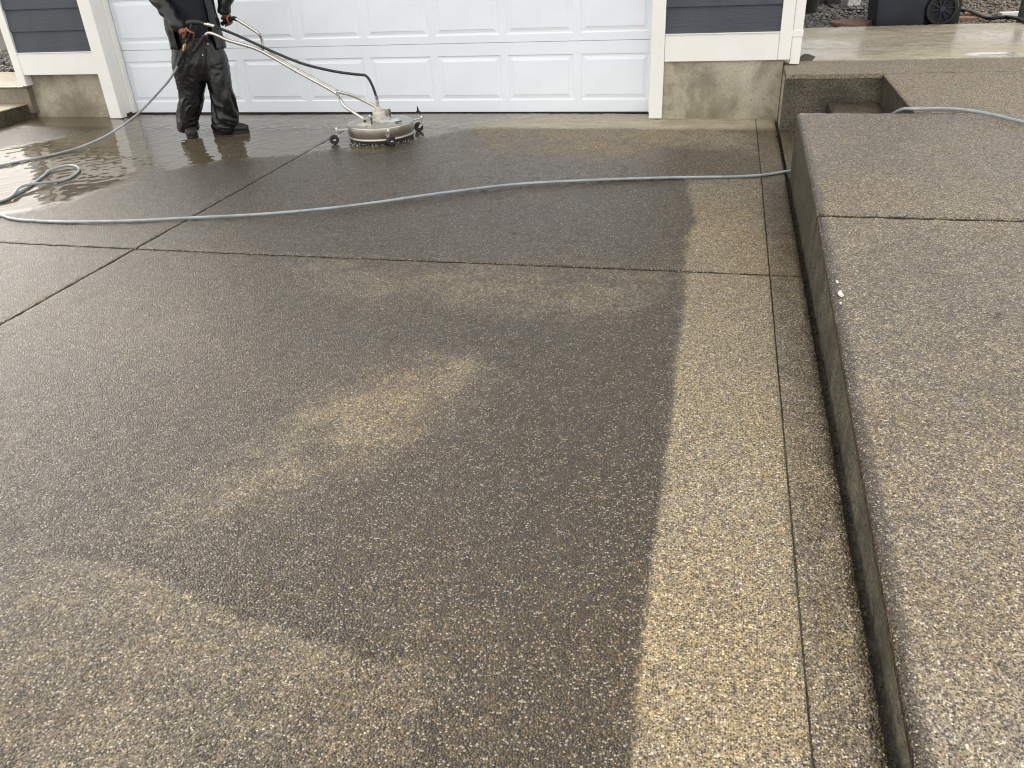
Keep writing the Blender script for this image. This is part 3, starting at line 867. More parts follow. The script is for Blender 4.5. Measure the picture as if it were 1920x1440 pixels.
# white trim
def tr(name, x0, x1, y0, y1, z0, z1, bev=0.004, mat=M_TRIM):
    m = MB(); m.box(x0, x1, y0, y1, z0, z1, bev)
    return m.obj(name, mat, house)
tr("skirt_board", -3.515, -2.676, -0.229, -0.150, 0.405, 0.598)
tr("skirt_board", 2.5685, 3.4225, -0.229, -0.150, 0.437, 0.632)
tr("drip_cap", -3.513, -2.677, -0.236, -0.15, 0.5985, 0.606, 0.002)
tr("drip_cap", 2.569, 3.4225, -0.236, -0.15, 0.6325, 0.640, 0.002)
tr("corner_board", -3.598, -3.513, -0.238, 0.0, 0.305, 5.2)
tr("corner_board", 3.4235, 3.512, -0.238, 0.0, 0.440, 5.2)
tr("door_trim", -2.675, -2.545, -0.238, -0.155, 0.004, 2.34)
tr("door_trim", 2.462, 2.567, -0.238, -0.155, 0.004, 2.34)
tr("door_header", -2.5445, 2.4615, -0.236, -0.155, 2.165, 2.34)
tr("door_jamb", -2.60, -2.5455, -0.1545, 0.03, 0.032, 2.20)
tr("door_jamb", 2.4605, 2.52, -0.1545, 0.03, 0.032, 2.20)
tr("door_jamb", -2.545, 2.460, -0.1545, 0.03, 2.175, 2.22)
tr("door_stop", -2.5452, -2.525, -0.075, -0.018, 0.020, 2.17, 0.003)
tr("door_stop", 2.440, 2.4602, -0.075, -0.018, 0.020, 2.17, 0.003)
# garage door
DX0, DX1 = -2.553, 2.455
rows = [(0.012, 0.1095, 0.477, 0.5745)]
z = 0.5790
for k in range(3):
    rows.append((z, z + 0.060, z + 0.428, z + 0.521)); z += 0.5255
PX0, PITCH, PW = -2.530, 0.6205 + 0.0075, 0.565
m = MB()
def quad(x0, x1, z0, z1, y=0.0):
    m.add([(x0, y, z0), (x1, y, z0), (x1, y, z1), (x0, y, z1)], [(0, 1, 2, 3)])
for (s0, p0, p1, s1) in rows:
    quad(DX0, DX1, s0, p0); quad(DX0, DX1, p1, s1)
    xe = DX0
    for c in range(8):
        a = PX0 + c * PITCH
        quad(xe, a, p0, p1)
        xe = a + PW
    quad(xe, DX1, p0, p1)
    # rolled edges of the section
    for zz, dz in ((s0, -0.002), (s1, 0.002)):
        m.add([(DX0, 0, zz), (DX1, 0, zz), (DX1, 0.012, zz + dz), (DX0, 0.012, zz + dz)], [(0, 3, 2, 1) if dz > 0 else (0, 1, 2, 3)])
m.box(DX0, DX1, 0.0125, 0.045, 0.014, 2.155)
gdoor = m.obj("garage_door", M_DOOR, house)
tag(gdoor, "white sectional garage door with raised rectangular panels")
def panel_mesh(h):
    q = MB()
    W = PW
    rings = [(0.0, 0.0), (0.007, 0.0068), (0.020, 0.0072), (0.042, 0.0024), (0.046, -0.0005), (0.050, -0.0005)]
    v = []
    for ins, d in rings:
        v += [(ins, d, ins), (W - ins, d, ins), (W - ins, d, h - ins), (ins, d, h - ins)]
    f = []
    for i in range(len(rings) - 1):
        for k in range(4):
            k2 = (k + 1) % 4
            f.append((i * 4 + k, i * 4 + k2, (i + 1) * 4 + k2, (i + 1) * 4 + k))
    e = (len(rings) - 1) * 4
    f.append((e, e + 1, e + 2, e + 3))
    q.add(v, f)
    me = q.mesh("door_panel")
    me.materials.append(M_DOOR)
    return me
pm1 = panel_mesh(rows[0][2] - rows[0][1]); pm2 = panel_mesh(rows[1][2] - rows[1][1])
for i, (s0, p0, p1, s1) in enumerate(rows):
    for c in range(8):
        o = bpy.data.objects.new("door_panel", pm1 if i == 0 else pm2)
        COL.objects.link(o); o.parent = gdoor
        o.location = (PX0 + c * PITCH, 0, p0)
m = MB(); m.box(DX0, 2.438, -0.006, 0.03, -0.002, 0.0115); m.obj("bottom_seal", M_SEAL, gdoor)
# roof, gutters, downspout
m = MB()
m.add([(-4.0, -0.75, 5.15), (3.95, -0.75, 5.15), (3.95, 4.0, 7.2), (-4.0, 4.0, 7.2), (-4.0, -0.75, 5.33), (3.95, -0.75, 5.33), (3.95, 4.0, 7.38), (-4.0, 4.0, 7.38), (3.95, 8.7, 5.15), (-4, 8.7, 5.15), (3.95, 8.7, 5.33), (-4, 8.7, 5.33)],
      [(0, 3, 2, 1), (4, 5, 6, 7), (0, 1, 5, 4), (1, 2, 6, 5), (0, 4, 7, 3), (3, 9, 8, 2), (7, 6, 10, 11), (9, 11, 10, 8), (2, 8, 10, 6), (3, 7, 11, 9)])
m.obj("roof", M_ROOF, house)
tr("gutter", -4.0, 3.95, -0.87, -0.755, 5.20, 5.33)
m = MB(); m.box(3.514, 3.586, -0.225, -0.135, 0.405, 5.1, 0.006)
ds = m.obj("downspout", M_TRIM, house)
m = MB(); m.box(3.510, 3.590, -0.229, -0.130, 0.600, 0.645, 0.003); m.obj("strap", M_TRIM, ds)
m = MB(); m.box(3.5125, 3.5135, -0.20, -0.1, 0.43, 0.60); m.obj("gap_shade_strip", M_SEAL, ds)  # black strip set in as the shade between downspout and corner board

# porch post left of the garage
m = MB(); m.box(-6.18, -6.00, 2.14, 2.32, 0.33, 2.7, 0.01)
tag(m.obj("porch_post", M_WOODW), "white square post left of the garage corner", "post")

# ------------------------------------------------------------------ surface cleaner
CX, CY = 0.41, -0.955
cl = tag(empty("surface_cleaner", (CX, CY, 0)), "round stainless steel surface cleaner with a two-armed push handle on wet concrete", "floor cleaner")
def C(p): return (p[0] - CX, p[1] - CY, p[2])
m = MB()
m.lathe([(0.235, 0.032), (0.262, 0.032), (0.265, 0.036), (0.265, 0.044), (0.262, 0.048), (0.258, 0.050), (0.258, 0.054), (0.261, 0.058), (0.261, 0.124), (0.2595, 0.1295), (0.2555, 0.1325), (0.248, 0.1338),
         (0.15, 0.136), (0.0, 0.137)], n=72)
deck = m.obj("deck", M_STEEL, cl, angle=50)
m = MB(); m.lathe([(0.225, 0.006), (0.253, 0.006), (0.255, 0.033), (0.225, 0.033), (0.225, 0.006)], n=72)
m.obj("brush_skirt", M_RUBBER, cl, angle=40)
# swivel housing
sx, sy_ = C((0.395, -0.925, 0))[:2]
m = MB()
m.prism([(sx + 0.088 * math.cos(PI / 8 + k * PI / 4), sy_ + 0.088 * math.sin(PI / 8 + k * PI / 4)) for k in range(8)], 0.136, 0.148)
m.lathe([(0.0, 0.148), (0.05, 0.148), (0.050, 0.152), (0.050, 0.196), (0.044, 0.203), (0.028, 0.205), (0.026, 0.234), (0.020, 0.239), (0.0, 0.240)], (sx, sy_, 0), 24)
sw = m.obj("swivel_housing", M_ALU, cl, angle=40)
for k in range(4):
    a = k * PI / 2 + 0.6
    m = MB()
    m.lathe([(0, 0.16), (0.008, 0.16), (0.008, 0.149), (0.008, 0.148)], (sx + 0.072 * math.cos(a), sy_ + 0.072 * math.sin(a), 0), 8)
    m.obj("bolt", M_CHROME, sw)
# clevis brackets
for (bx, by) in ((0.352, -1.075), (0.385, -0.765)):
    bx, by = C((bx, by, 0))[:2]
    m = MB()
    m.box(bx - 0.075, bx + 0.06, by - 0.035, by + 0.035, 0.1345, 0.1385)
    for s in (-1, 1):
        m.box(bx - 0.038, bx + 0.040, by + s * 0.022 - 0.002, by + s * 0.022 + 0.002, 0.137, 0.188, 0.0015)
    br = m.obj("handle_bracket", M_CHROME, cl)
    m = MB(); m.lathe([(0, -0.032), (0.010, -0.032), (0.010, -0.024), (0.006, -0.024), (0.006, 0.024), (0.010, 0.024), (0.010, 0.032), (0, 0.032)], (bx - 0.006, by, 0.166), 8, axis='y')
    m.obj("pivot_bolt", M_BLACK, br)
# handle tubes
near = [(0.346, -1.075, 0.166), (0.25, -1.068, 0.222), (0.172, -1.055, 0.272), (0.13, -1.02, 0.312), (0.09, -0.968, 0.338), (0.05, -0.945, 0.357), (-0.05, -0.944, 0.412), (-0.238, -0.945, 0.512), (-0.42, -0.948, 0.616), (-0.53, -0.965, 0.680), (-0.62, -1.005, 0.722), (-0.734, -1.05, 0.766), (-0.80, -1.07, 0.803), (-0.850, -1.08, 0.823), (-0.88, -1.08, 0.820), (-0.905, -1.08, 0.803)]
far = [(0.379, -0.765, 0.166), (0.29, -0.775, 0.222), (0.205, -0.80, 0.272), (0.15, -0.855, 0.316), (0.09, -0.903, 0.345), (0.05, -0.918, 0.363), (-0.05, -0.919, 0.417), (-0.238, -0.92, 0.517), (-0.42, -0.918, 0.620), (-0.53, -0.885, 0.672), (-0.575, -0.82, 0.682), (-0.615, -0.74, 0.72), (-0.66, -0.69, 0.765), (-0.74, -0.68, 0.816), (-0.84, -0.68, 0.877), (-0.87, -0.676, 0.886), (-0.90, -0.672, 0.880)]
for path in (near, far):
    m = MB(); m.tube(catmull([C(p) for p in path], 4), 0.0125, 12)
    m.obj("handle_tube", M_TUBE, cl, smooth=True)
for path in ([(-0.895, -1.08, 0.810), (-0.92, -1.08, 0.791), (-0.98, -1.08, 0.738), (-1.034, -1.08, 0.691)], [(-0.845, -0.68, 0.880), (-0.875, -0.674, 0.887), (-0.93, -0.666, 0.872), (-1.00, -0.655, 0.845)]):
    m = MB(); P = catmull([C(p) for p in path], 5); m.tube(P, [0.0165 + 0.0015 * math.sin(i * 2.1) for i in range(len(P))], 12)
    m.obj("grip", M_RUBBER, cl, smooth=True)
for ca, cb in (((0.06, -0.955, 0.352), (0.06, -0.908, 0.358)), ((-0.25, -0.955, 0.519), (-0.25, -0.91, 0.523))):
    m = MB(); m.tube([C(ca), C(cb)], 0.0135, 10); m.obj("handle_clamp", M_CHROME, cl, smooth=True)
SH0 = Vector((0.072, -0.107, 0.011))
# whip hose from the gun to the swivel
m = MB()
sxw, syw = 0.395, -0.925
whip = [(sxw - 0.004, syw, 0.318), (0.375, -0.927, 0.39), (0.352, -0.93, 0.447), (0.322, -0.93, 0.476), (0.27, -0.93, 0.482), (0.127, -0.93, 0.499), (-0.04, -0.93, 0.530), (-0.215, -0.93, 0.576), (-0.40, -0.93, 0.648), (-0.552, -0.95, 0.722), (-0.70, -0.995, 0.803), (-0.838, -1.05, 0.872)]
m.tube(catmull([C(p) for p in whip], 6), 0.0105, 10)
wh = m.obj("whip_hose", M_WHIP, cl, smooth=True)
m = MB()
m.lathe([(0, 0.236), (0.010, 0.236), (0.010, 0.262), (0.014, 0.264), (0.014, 0.282), (0.009, 0.284), (0.012, 0.290), (0.0135, 0.324), (0.0, 0.325)], (sx, sy_, 0), 12)
m.obj("swivel_fitting", M_CHROME, wh, angle=40)
m = MB()
m.tube([tuple(Vector(C(q)) + SH0) for q in ((-0.890, -0.949, 0.857), (-0.925, -0.951, 0.867), (-0.93, -0.951, 0.8685), (-0.945, -0.952, 0.8715), (-0.948, -0.952, 0.872), (-0.975, -0.953, 0.8765))], [0.0135, 0.0135, 0.016, 0.016, 0.012, 0.012], 10)
m.obj("gun_fitting", M_CHROME, wh, angle=40)
# stickers and latch
M_STICK = NT("warning_sticker")
_P = M_STICK.coord()
_c = M_STICK.n("TexBrick")
M_STICK.l(M_STICK.mapping(_P, (30, 30, 30), (0, 0, 0.9)), _c.inputs[0])
_c.inputs["Color1"].default_value = (0.75, 0.78, 0.85, 1); _c.inputs["Color2"].default_value = (0.35, 0.42, 0.68, 1); _c.inputs["Mortar"].default_value = (0.85, 0.86, 0.86, 1)
M_STICK.l(_c.outputs[0], M_STICK.b.inputs["Base Color"]); M_STICK.b.inputs["Roughness"].default_value = 0.35
def decal(cx_, cy_, w, h, rot, z=0.1372):
    m = MB()
    c, s = math.cos(rot), math.sin(rot)
    m.prism([(cx_ + a * c - b_ * s, cy_ + a * s + b_ * c) for a, b_ in ((-w, -h), (w, -h), (w, h), (-w, h))], z - 0.003, z)
    return m
decal(0.075, 0.015, 0.085, 0.020, 0.95).obj("sticker", M_STICK.m, deck)
decal(0.118, -0.005, 0.05, 0.018, 0.95).obj("sticker", M_STICK.m, deck)
m = MB(); m.tube([(0.155, -0.055, 0.140), (0.165, -0.075, 0.142), (0.20, -0.045, 0.146)], 0.005, 6); m.obj("latch", M_BLACK, deck)
# casters
for i, (px, py, wx, wy, yaw) in enumerate(((0.112, -1.135, 0.095, -1.165, 0.3), (0.565, -1.185, 0.585, -1.195, 0.9), (0.665, -0.70, 0.640, -0.715, 0.5), (0.20, -0.665, 0.18, -0.66, 2.0))):
    d = Vector((px - CX, py - CY, 0)); L = d.length; d.normalize()
    s = Vector((-d.y, d.x, 0))
    p = Vector((px - CX, py - CY, 0))
    m = MB()
    a = d * 0.250
    m.add([a + s * 0.03 + Vector((0, 0, 0.100)), a - s * 0.03 + Vector((0, 0, 0.100)), p - s * 0.013 + Vector((0, 0, 0.100)), p + s * 0.013 + Vector((0, 0, 0.100)),
           a + s * 0.03 + Vector((0, 0, 0.105)), a - s * 0.03 + Vector((0, 0, 0.105)), p - s * 0.013 + Vector((0, 0, 0.105)), p + s * 0.013 + Vector((0, 0, 0.105))],
          [(0, 1, 2, 3), (7, 6, 5, 4), (0, 4, 5, 1), (1, 5, 6, 2), (2, 6, 7, 3), (3, 7, 4, 0)])
    m.lathe([(0, 0.070), (0.006, 0.070), (0.006, 0.108), (0.011, 0.109), (0.011, 0.117), (0.007, 0.124), (0.0, 0.126)], (p.x, p.y, 0), 10)
    cst = m.obj("caster", M_CHROME, cl, angle=40)
    w = Vector((wx - CX, wy - CY, 0.038))
    ax = Vector((-math.sin(yaw), math.cos(yaw), 0)); fw = Vector((math.cos(yaw), math.sin(yaw), 0))
    m = MB()
    top = Vector((p.x, p.y, 0.070))
    m.lathe([(0, 0.062), (0.020, 0.062), (0.020, 0.069), (0.012, 0.073), (0, 0.073)], (p.x, p.y, 0), 12)
    for q in (-1, 1):
        o = ax * (0.014 * q); o2 = ax * (0.0155 * q)
        tp = Vector((p.x, p.y, 0.066))
        V = [tp + o + fw * 0.018, tp + o - fw * 0.018, w + o - fw * 0.008 - Vector((0, 0, 0.006)), w + o + fw * 0.008 - Vector((0, 0, 0.006))]
        V += [x + (o2 - o) for x in V]
        m.add(V, [(0, 1, 2, 3), (7, 6, 5, 4), (0, 4, 5, 1), (1, 5, 6, 2), (2, 6, 7, 3), (3, 7, 4, 0)])
        m.ball(w + ax * (0.017 * q), 0.005, 8)
    m.obj("fork", M_CHROME, cst)
    m = MB()
    prof = [(0.0, -0.010), (0.014, -0.010), (0.016, -0.012), (0.030, -0.013), (0.037, -0.008), (0.038, 0), (0.037, 0.008), (0.030, 0.013), (0.016, 0.012), (0.014, 0.010), (0, 0.010)]
    n = 20
    vv, ff = [], []
    for k in range(n):
        th = 2 * PI * k / n
        rd = fw * math.cos(th) + Vector((0, 0, 1)) * math.sin(th)
        vv += [w + rd * r + ax * h for r, h in prof]
    L_ = len(prof)
    for k in range(n):
        k2 = (k + 1) % n
        ff += [(k * L_ + j, k2 * L_ + j, k2 * L_ + j + 1, k * L_ + j + 1) for j in range(L_ - 1)]
    m.add(vv, ff)
    m.obj("wheel", M_RUBBER, cst, angle=40)
    if i == 2:
        m = MB()
        m.tube([(p.x, p.y, 0.12), (p.x - 0.02, p.y + 0.01, 0.148)], 0.003, 6)
        m.add([(p.x - 0.050, p.y, 0.150), (p.x + 0.012, p.y, 0.150), (p.x - 0.012, p.y, 0.158), (p.x - 0.026, p.y, 0.200), (p.x - 0.034, p.y, 0.160), (p.x - 0.050, p.y + 0.008, 0.150), (p.x + 0.012, p.y + 0.008, 0.150), (p.x - 0.012, p.y + 0.008, 0.158), (p.x - 0.026, p.y + 0.008, 0.200), (p.x - 0.034, p.y + 0.008, 0.160)],
              [(0, 1, 2, 3, 4), (9, 8, 7, 6, 5), (0, 5, 6, 1), (1, 6, 7, 2), (2, 7, 8, 3), (3, 8, 9, 4), (4, 9, 5, 0)])
        m.obj("wing_nut", M_BLACK, cst)
# spray under the skirt
m = MB()
for k in range(130):
    a = random.uniform(PI, 2 * PI) if k < 140 else random.uniform(0, 2 * PI)
    r = 0.262 + abs(random.gauss(0, 0.022))
    s = random.uniform(0.001, 0.0032)
    m.ball((CX + r * math.cos(a), CY + r * math.sin(a), 0.004 + abs(random.gauss(0, 0.010))), (s, s, s * random.uniform(0.8, 2.0)), 6)
tag(m.obj("water_spray", M_WATER, None, smooth=True), "water droplets thrown out under the rim of the steel cleaner", "spray", kind="stuff")

# ------------------------------------------------------------------ trigger gun and pressure hose
SH = Vector((0.072, -0.107, 0.011))
gun = tag(empty("trigger_gun", Vector((-1.097, -0.98, 0.80)) + SH), "black trigger gun with brass inlet in the worker's right hand", "spray gun")
def Gp(p): return (p[0] + 1.097, p[1] + 0.98, p[2] - 0.80)
m = MB()
m.tube(catmull([Gp(q) for q in ((-0.972, -0.953, 0.876), (-1.01, -0.956, 0.888), (-1.06, -0.962, 0.893), (-1.105, -0.968, 0.885), (-1.13, -0.972, 0.868))], 4), [0.016] * 4 + [0.021] * 6 + [0.024] * 4 + [0.018] * 3, 12)
bodyg = m.obj("gun_body", M_BLACK, gun, smooth=True)
m = MB()
m.tube(catmull([Gp(q) for q in ((-1.075, -0.966, 0.880), (-1.095, -0.974, 0.825), (-1.125, -0.978, 0.775), (-1.150, -0.98, 0.745))], 4), 0.0155, 12)
m.obj("gun_grip", M_BLACK, gun, smooth=True)
m = MB()
m.tube(catmull([Gp(q) for q in ((-1.045, -0.962, 0.878), (-1.052, -0.966, 0.835), (-1.078, -0.970, 0.792), (-1.105, -0.974, 0.760))], 4), 0.0055, 8)
m.obj("trigger", M_BLACK, gun, smooth=True)
m = MB()
m.tube([Gp(q) for q in ((-1.146, -0.98, 0.750), (-1.156, -0.98, 0.736), (-1.157, -0.98, 0.735), (-1.176, -0.98, 0.706), (-1.177, -0.98, 0.705), (-1.188, -0.98, 0.690))], [0.009, 0.009, 0.0155, 0.0155, 0.012, 0.012], 10)
m.obj("inlet_fitting", M_BRASS, gun, angle=40)

hp = [(-1.116, -1.087, 0.701), (-1.163, -1.087, 0.641), (-1.235, -1.080, 0.559), (-1.34, -1.065, 0.470), (-1.460, -1.04, 0.392), (-1.60, -1.05, 0.290), (-1.72, -1.12, 0.195), (-1.89, -1.25, 0.090), (-2.04, -1.38, 0.030), (-2.13, -1.53, 0.012), (-2.20, -1.68, 0.011), (-2.376, -1.946, 0.011), (-2.60, -2.35, 0.011), (-2.58, -2.85, 0.011), (-2.25, -3.10, 0.011), (-1.85, -3.02, 0.011),
      (-1.62, -2.90, 0.012), (-1.545, -2.76, 0.020), (-1.622, -2.57, 0.034), (-1.592, -2.47, 0.030), (-1.497, -2.32, 0.012), (-1.52, -2.15, 0.011), (-1.61, -2.00, 0.014), (-1.735, -1.955, 0.020), (-1.80, -2.06, 0.014), (-1.745, -2.22, 0.011), (-1.656, -2.43, 0.011), (-1.590, -2.66, 0.011), (-1.565, -2.86, 0.011), (-1.590, -3.02, 0.011), (-1.50, -3.11, 0.011), (-1.329, -3.085, 0.011),
      (-1.20, -3.13, 0.011), (-1.057, -3.157, 0.011), (-0.745, -3.159, 0.011), (-0.373, -3.105, 0.011), (-0.06, -3.028, 0.011), (0.378, -2.919, 0.011), (0.734, -2.787, 0.011), (1.018, -2.638, 0.011), (1.359, -2.426, 0.011), (1.783, -2.201, 0.011), (2.24, -2.076, 0.011), (2.734, -1.985, 0.011), (3.156, -1.936, 0.011), (3.349, -1.876, 0.011), (3.46, -1.80, 0.011), (3.56, -1.74, 0.012), (3.68, -1.70, 0.04), (3.78, -1.70, 0.16), (3.85, -1.71, 0.224), (3.93, -1.74, 0.26), (4.00, -1.80, 0.345), (4.05, -1.89, 0.405), (4.10, -1.915, 0.412), (4.17, -1.885, 0.405), (4.252, -1.844, 0.400), (4.358, -1.875, 0.400), (4.475, -1.963, 0.396), (4.617, -2.129, 0.385), (4.90, -2.55, 0.360), (5.25, -3.3, 0.312), (5.5, -4.3, 0.234), (5.55, -5.5, 0.126)]
hose = tag(empty("pressure_hose", (-1.116, -1.087, 0.701)), "long blue grey pressure hose looping across the wet driveway and over the walkway", "hose")
def Hp(p): return (p[0] + 1.116, p[1] + 1.087, p[2] - 0.701)
m = MB(); m.tube(catmull([Hp(p) for p in hp], 8), 0.0089, 10)
m.obj("hose_jacket", M_HOSE, hose, smooth=True)
m = MB(); P = catmull([Hp(p) for p in hp[:3]], 10); P = P[:17]
m.tube(P, [0.0175 - 0.0004 * i + (0.0018 if i % 2 else 0) for i in range(len(P))], 12)
m.obj("bend_restrictor", M_RUBBER, hose, smooth=False)

# ------------------------------------------------------------------ worker
person = tag(empty("person", (-1.15, -0.84, 0)), "person in black rain suit and dark shoes pushing the round steel cleaner", "person")
PO = Vector((-1.15, -0.84, 0))
FD = Vector((0.74, -0.67, 0)).normalized()                # the way the chest faces
RT = Vector((FD.y, -FD.x, 0))                             # the person's right
def Wp(f, r, z): return PO + FD * f + RT * r + Vector((0, 0, z))
body = MB()
RTt = tuple(RT)
def fist(mb, c, axis, palm, R=0.021):
    """hand closed round a bar: palm block, four unequal fingers wound round the axis, thumb the other way"""
    ax = Vector(axis).normalized(); pd = Vector(palm); pd = (pd - ax * pd.dot(ax)).normalized()
    q = ax.cross(pd)
    c = Vector(c)
    for i, (off, fr, sweep) in enumerate(((-0.033, 0.0088, 3.7), (-0.0115, 0.0092, 3.95), (0.0105, 0.0088, 3.8), (0.031, 0.0078, 3.4))):
        pts, rad = [], []
        for k in range(13):
            th = -0.35 + sweep * k / 12
            rr = R + fr + 0.004 * math.cos(th * 2.0)
            pts.append(c + ax * (off + 0.003 * math.sin(th)) + (pd * math.cos(th) + q * math.sin(th)) * rr)
            rad.append(fr * (1.12 if k in (3, 8) else 1.0) * (1 - 0.018 * k))
        mb.tube(pts, [q_ * 1.15 for q_ in rad], 8)
    # thumb
    pts, rad = [], []
    for k in range(9):
        th = -0.3 - 2.3 * k / 8
        pts.append(c + ax * (-0.040 + 0.008 * k / 8) + (pd * math.cos(th) + q * math.sin(th)) * (R + 0.013))
        rad.append(0.0115 - 0.0004 * k)
    mb.tube(pts, rad, 8)
    mb.loft([(c + pd * (R + 0.012) - ax * 0.046 - q * 0.004, 0.012, 0.018, tuple(pd)), (c + pd * (R + 0.012) - ax * 0.03, 0.015, 0.028, tuple(pd)), (c + pd * (R + 0.012), 0.016, 0.032, tuple(pd)), (c + pd * (R + 0.012) + ax * 0.03, 0.014, 0.028, tuple(pd)), (c + pd * (R + 0.010) + ax * 0.042, 0.010, 0.018, tuple(pd))], 14)
    return c + pd * (R + 0.020) - q * 0.028
# torso, neck, head
body.loft([(Wp(0, 0, 0.74), 0.12, 0.09), (Wp(0, 0, 0.84), 0.165, 0.115), (Wp(0.0, 0, 0.95), 0.155, 0.110), (Wp(0.01, 0, 1.07), 0.140, 0.10), (Wp(0.02, 0, 1.20), 0.160, 0.115), (Wp(0.03, 0, 1.32), 0.175, 0.115), (Wp(0.03, 0, 1.41), 0.15, 0.085), (Wp(0.035, 0, 1.455), 0.07, 0.062), (Wp(0.05, 0, 1.50), 0.056, 0.058), (Wp(0.062, 0, 1.56), 0.053, 0.058)], 24, RTt)
HC = Wp(0.085, 0, 1.635)
HT = (FD * 0.93 + Vector((0, 0, -0.37))).normalized()     # looks down towards the cleaner
HU = (Vector((0, 0, 1)) - HT * HT.z).normalized(); HR = HT.cross(HU)
def Hh(f, r, u): return HC + HT * f + HR * r + HU * u
body.loft([(Hh(0.01, 0, -0.095), 0.030, 0.040), (Hh(0.012, 0, -0.075), 0.055, 0.068), (Hh(0.008, 0, -0.035), 0.066, 0.085), (Hh(0.0, 0, 0.02), 0.074, 0.095), (Hh(-0.005, 0, 0.065), 0.070, 0.090), (Hh(-0.006, 0, 0.095), 0.045, 0.060), (Hh(-0.006, 0, 0.108), 0.018, 0.025)], 20, tuple(HR))
body.loft([(Hh(0.088, 0, 0.025), 0.007, 0.008), (Hh(0.100, 0, 0.0), 0.010, 0.012), (Hh(0.108, 0, -0.018), 0.015, 0.014), (Hh(0.090, 0, -0.030), 0.012, 0.010)], 10, tuple(HR))
for s in (-1, 1):
    body.loft([(Hh(-0.008, s * 0.076, -0.035), 0.006, 0.010), (Hh(-0.012, s * 0.080, -0.005), 0.008, 0.018), (Hh(-0.014, s * 0.080, 0.022), 0.006, 0.014)], 10, tuple(HR))
    body.tube([Hh(0.086, s * 0.012, 0.034), Hh(0.088, s * 0.032, 0.038), Hh(0.074, s * 0.054, 0.030)], [0.008, 0.009, 0.006], 8)
body.tube([Hh(0.082, -0.026, -0.055), Hh(0.094, 0, -0.052), Hh(0.082, 0.026, -0.055)], [0.005, 0.009, 0.005], 8)
body.tube([Hh(0.080, -0.022, -0.066), Hh(0.091, 0, -0.066), Hh(0.080, 0.022, -0.066)], [0.005, 0.009, 0.005], 8)
# hands and arms
RHc, RHax = Vector((-1.108, -0.977, 0.803)) + SH, Vector((-0.50, -0.10, -0.86))
LHc, LHax = Vector((-0.945, -0.664, 0.866)), Vector((0.93, -0.09, 0.30))
rw = fist(body, RHc, RHax, (-0.62, -0.35, 0.55))
lw = fist(body, LHc, -LHax, (-0.25, 0.35, 0.9), 0.018)
RS, RE = Wp(0.02, 0.185, 1.385), Vector((-1.262, -1.045, 1.085))
LS, LE = Wp(0.02, -0.185, 1.385), Vector((-0.895, -0.645, 1.10))
for S, E, Wr in ((RS, RE, rw), (LS, LE, lw)):
    body.loft([(S, 0.058, 0.062), (S.lerp(E, 0.35), 0.050, 0.052), (S.lerp(E, 0.75), 0.043, 0.044), (E, 0.041, 0.042), (E.lerp(Wr, 0.25), 0.043, 0.042), (E.lerp(Wr, 0.6), 0.035, 0.034), (E.lerp(Wr, 0.9), 0.027, 0.024), (Wr, 0.026, 0.022)], 14, RTt)
# legs
FR, FL = Vector((-1.405, -0.825, 0)), Vector((-1.110, -0.805, 0))       # ankles
RH, LH = Wp(0, 0.092, 0.84), Wp(0, -0.092, 0.84)
RK, LK = Vector((-1.262, -0.905, 0.47)), Vector((-1.040, -0.815, 0.47))
for H, K, A in ((RH, RK, FR), (LH, LK, FL)):
    An = A + Vector((0, 0, 0.085))
    body.loft([(H + Vector((0, 0, 0.03)), 0.085, 0.095), (H.lerp(K, 0.35), 0.078, 0.085), (H.lerp(K, 0.8), 0.056, 0.060), (K, 0.053, 0.056), (K.lerp(An, 0.3), 0.052, 0.056), (K.lerp(An, 0.75), 0.036, 0.038), (An, 0.034, 0.036), (A + Vector((0, 0, 0.03)), 0.032, 0.04)], 16, RTt)
TR, TL = Vector((0.55, -0.83, 0)).normalized(), Vector((0.985, 0.17, 0)).normalized()     # where the toes point
for A, T in ((FR, TR), (FL, TL)):
    body.loft([(A - T * 0.05 + Vector((0, 0, 0.035)), 0.030, 0.026), (A + Vector((0, 0, 0.04)), 0.034, 0.034), (A + T * 0.08 + Vector((0, 0, 0.034)), 0.036, 0.024), (A + T * 0.16 + Vector((0, 0, 0.026)), 0.034, 0.014), (A + T * 0.185 + Vector((0, 0, 0.024)), 0.022, 0.009)], 14, (-T.y, T.x, 0))
me = remeshed(body, 0.0046, 2, "body")
bo = link("body", me, M_SKIN, person, True)
def rel(o):
    o.location = -PO
    return o
rel(bo)
# eyes, hair
for s in (-1, 1):
    m = MB(); m.ball(Hh(0.0755, s * 0.031, 0.017), 0.0125, 12); rel(m.obj("eye", M_EYE, person, smooth=True))
hb = MB()
hb.loft([(Hh(-0.035, 0, -0.04), 0.062, 0.062), (Hh(-0.028, 0, 0.01), 0.078, 0.078), (Hh(-0.016, 0, 0.06), 0.078, 0.094), (Hh(-0.008, 0, 0.098), 0.055, 0.072), (Hh(-0.006, 0, 0.118), 0.022, 0.03)], 20, tuple(HR))
me = remeshed(hb, 0.006, 2, "hair")
rel(link("hair", me, M_HAIR, person, True))

def folds(me, amp, fn):
    """push the cloth out and in along its normals"""
    n = len(me.vertices)
    co = np.empty(n * 3); me.vertices.foreach_get("co", co); co = co.reshape(-1, 3)
    no = np.empty(n * 3); me.vertices.foreach_get("normal", no); no = no.reshape(-1, 3)
    d = np.array([fn(Vector(c)) for c in co]) * amp
    co = co + no * d[:, None]
    me.vertices.foreach_set("co", co.ravel())
    me.update()

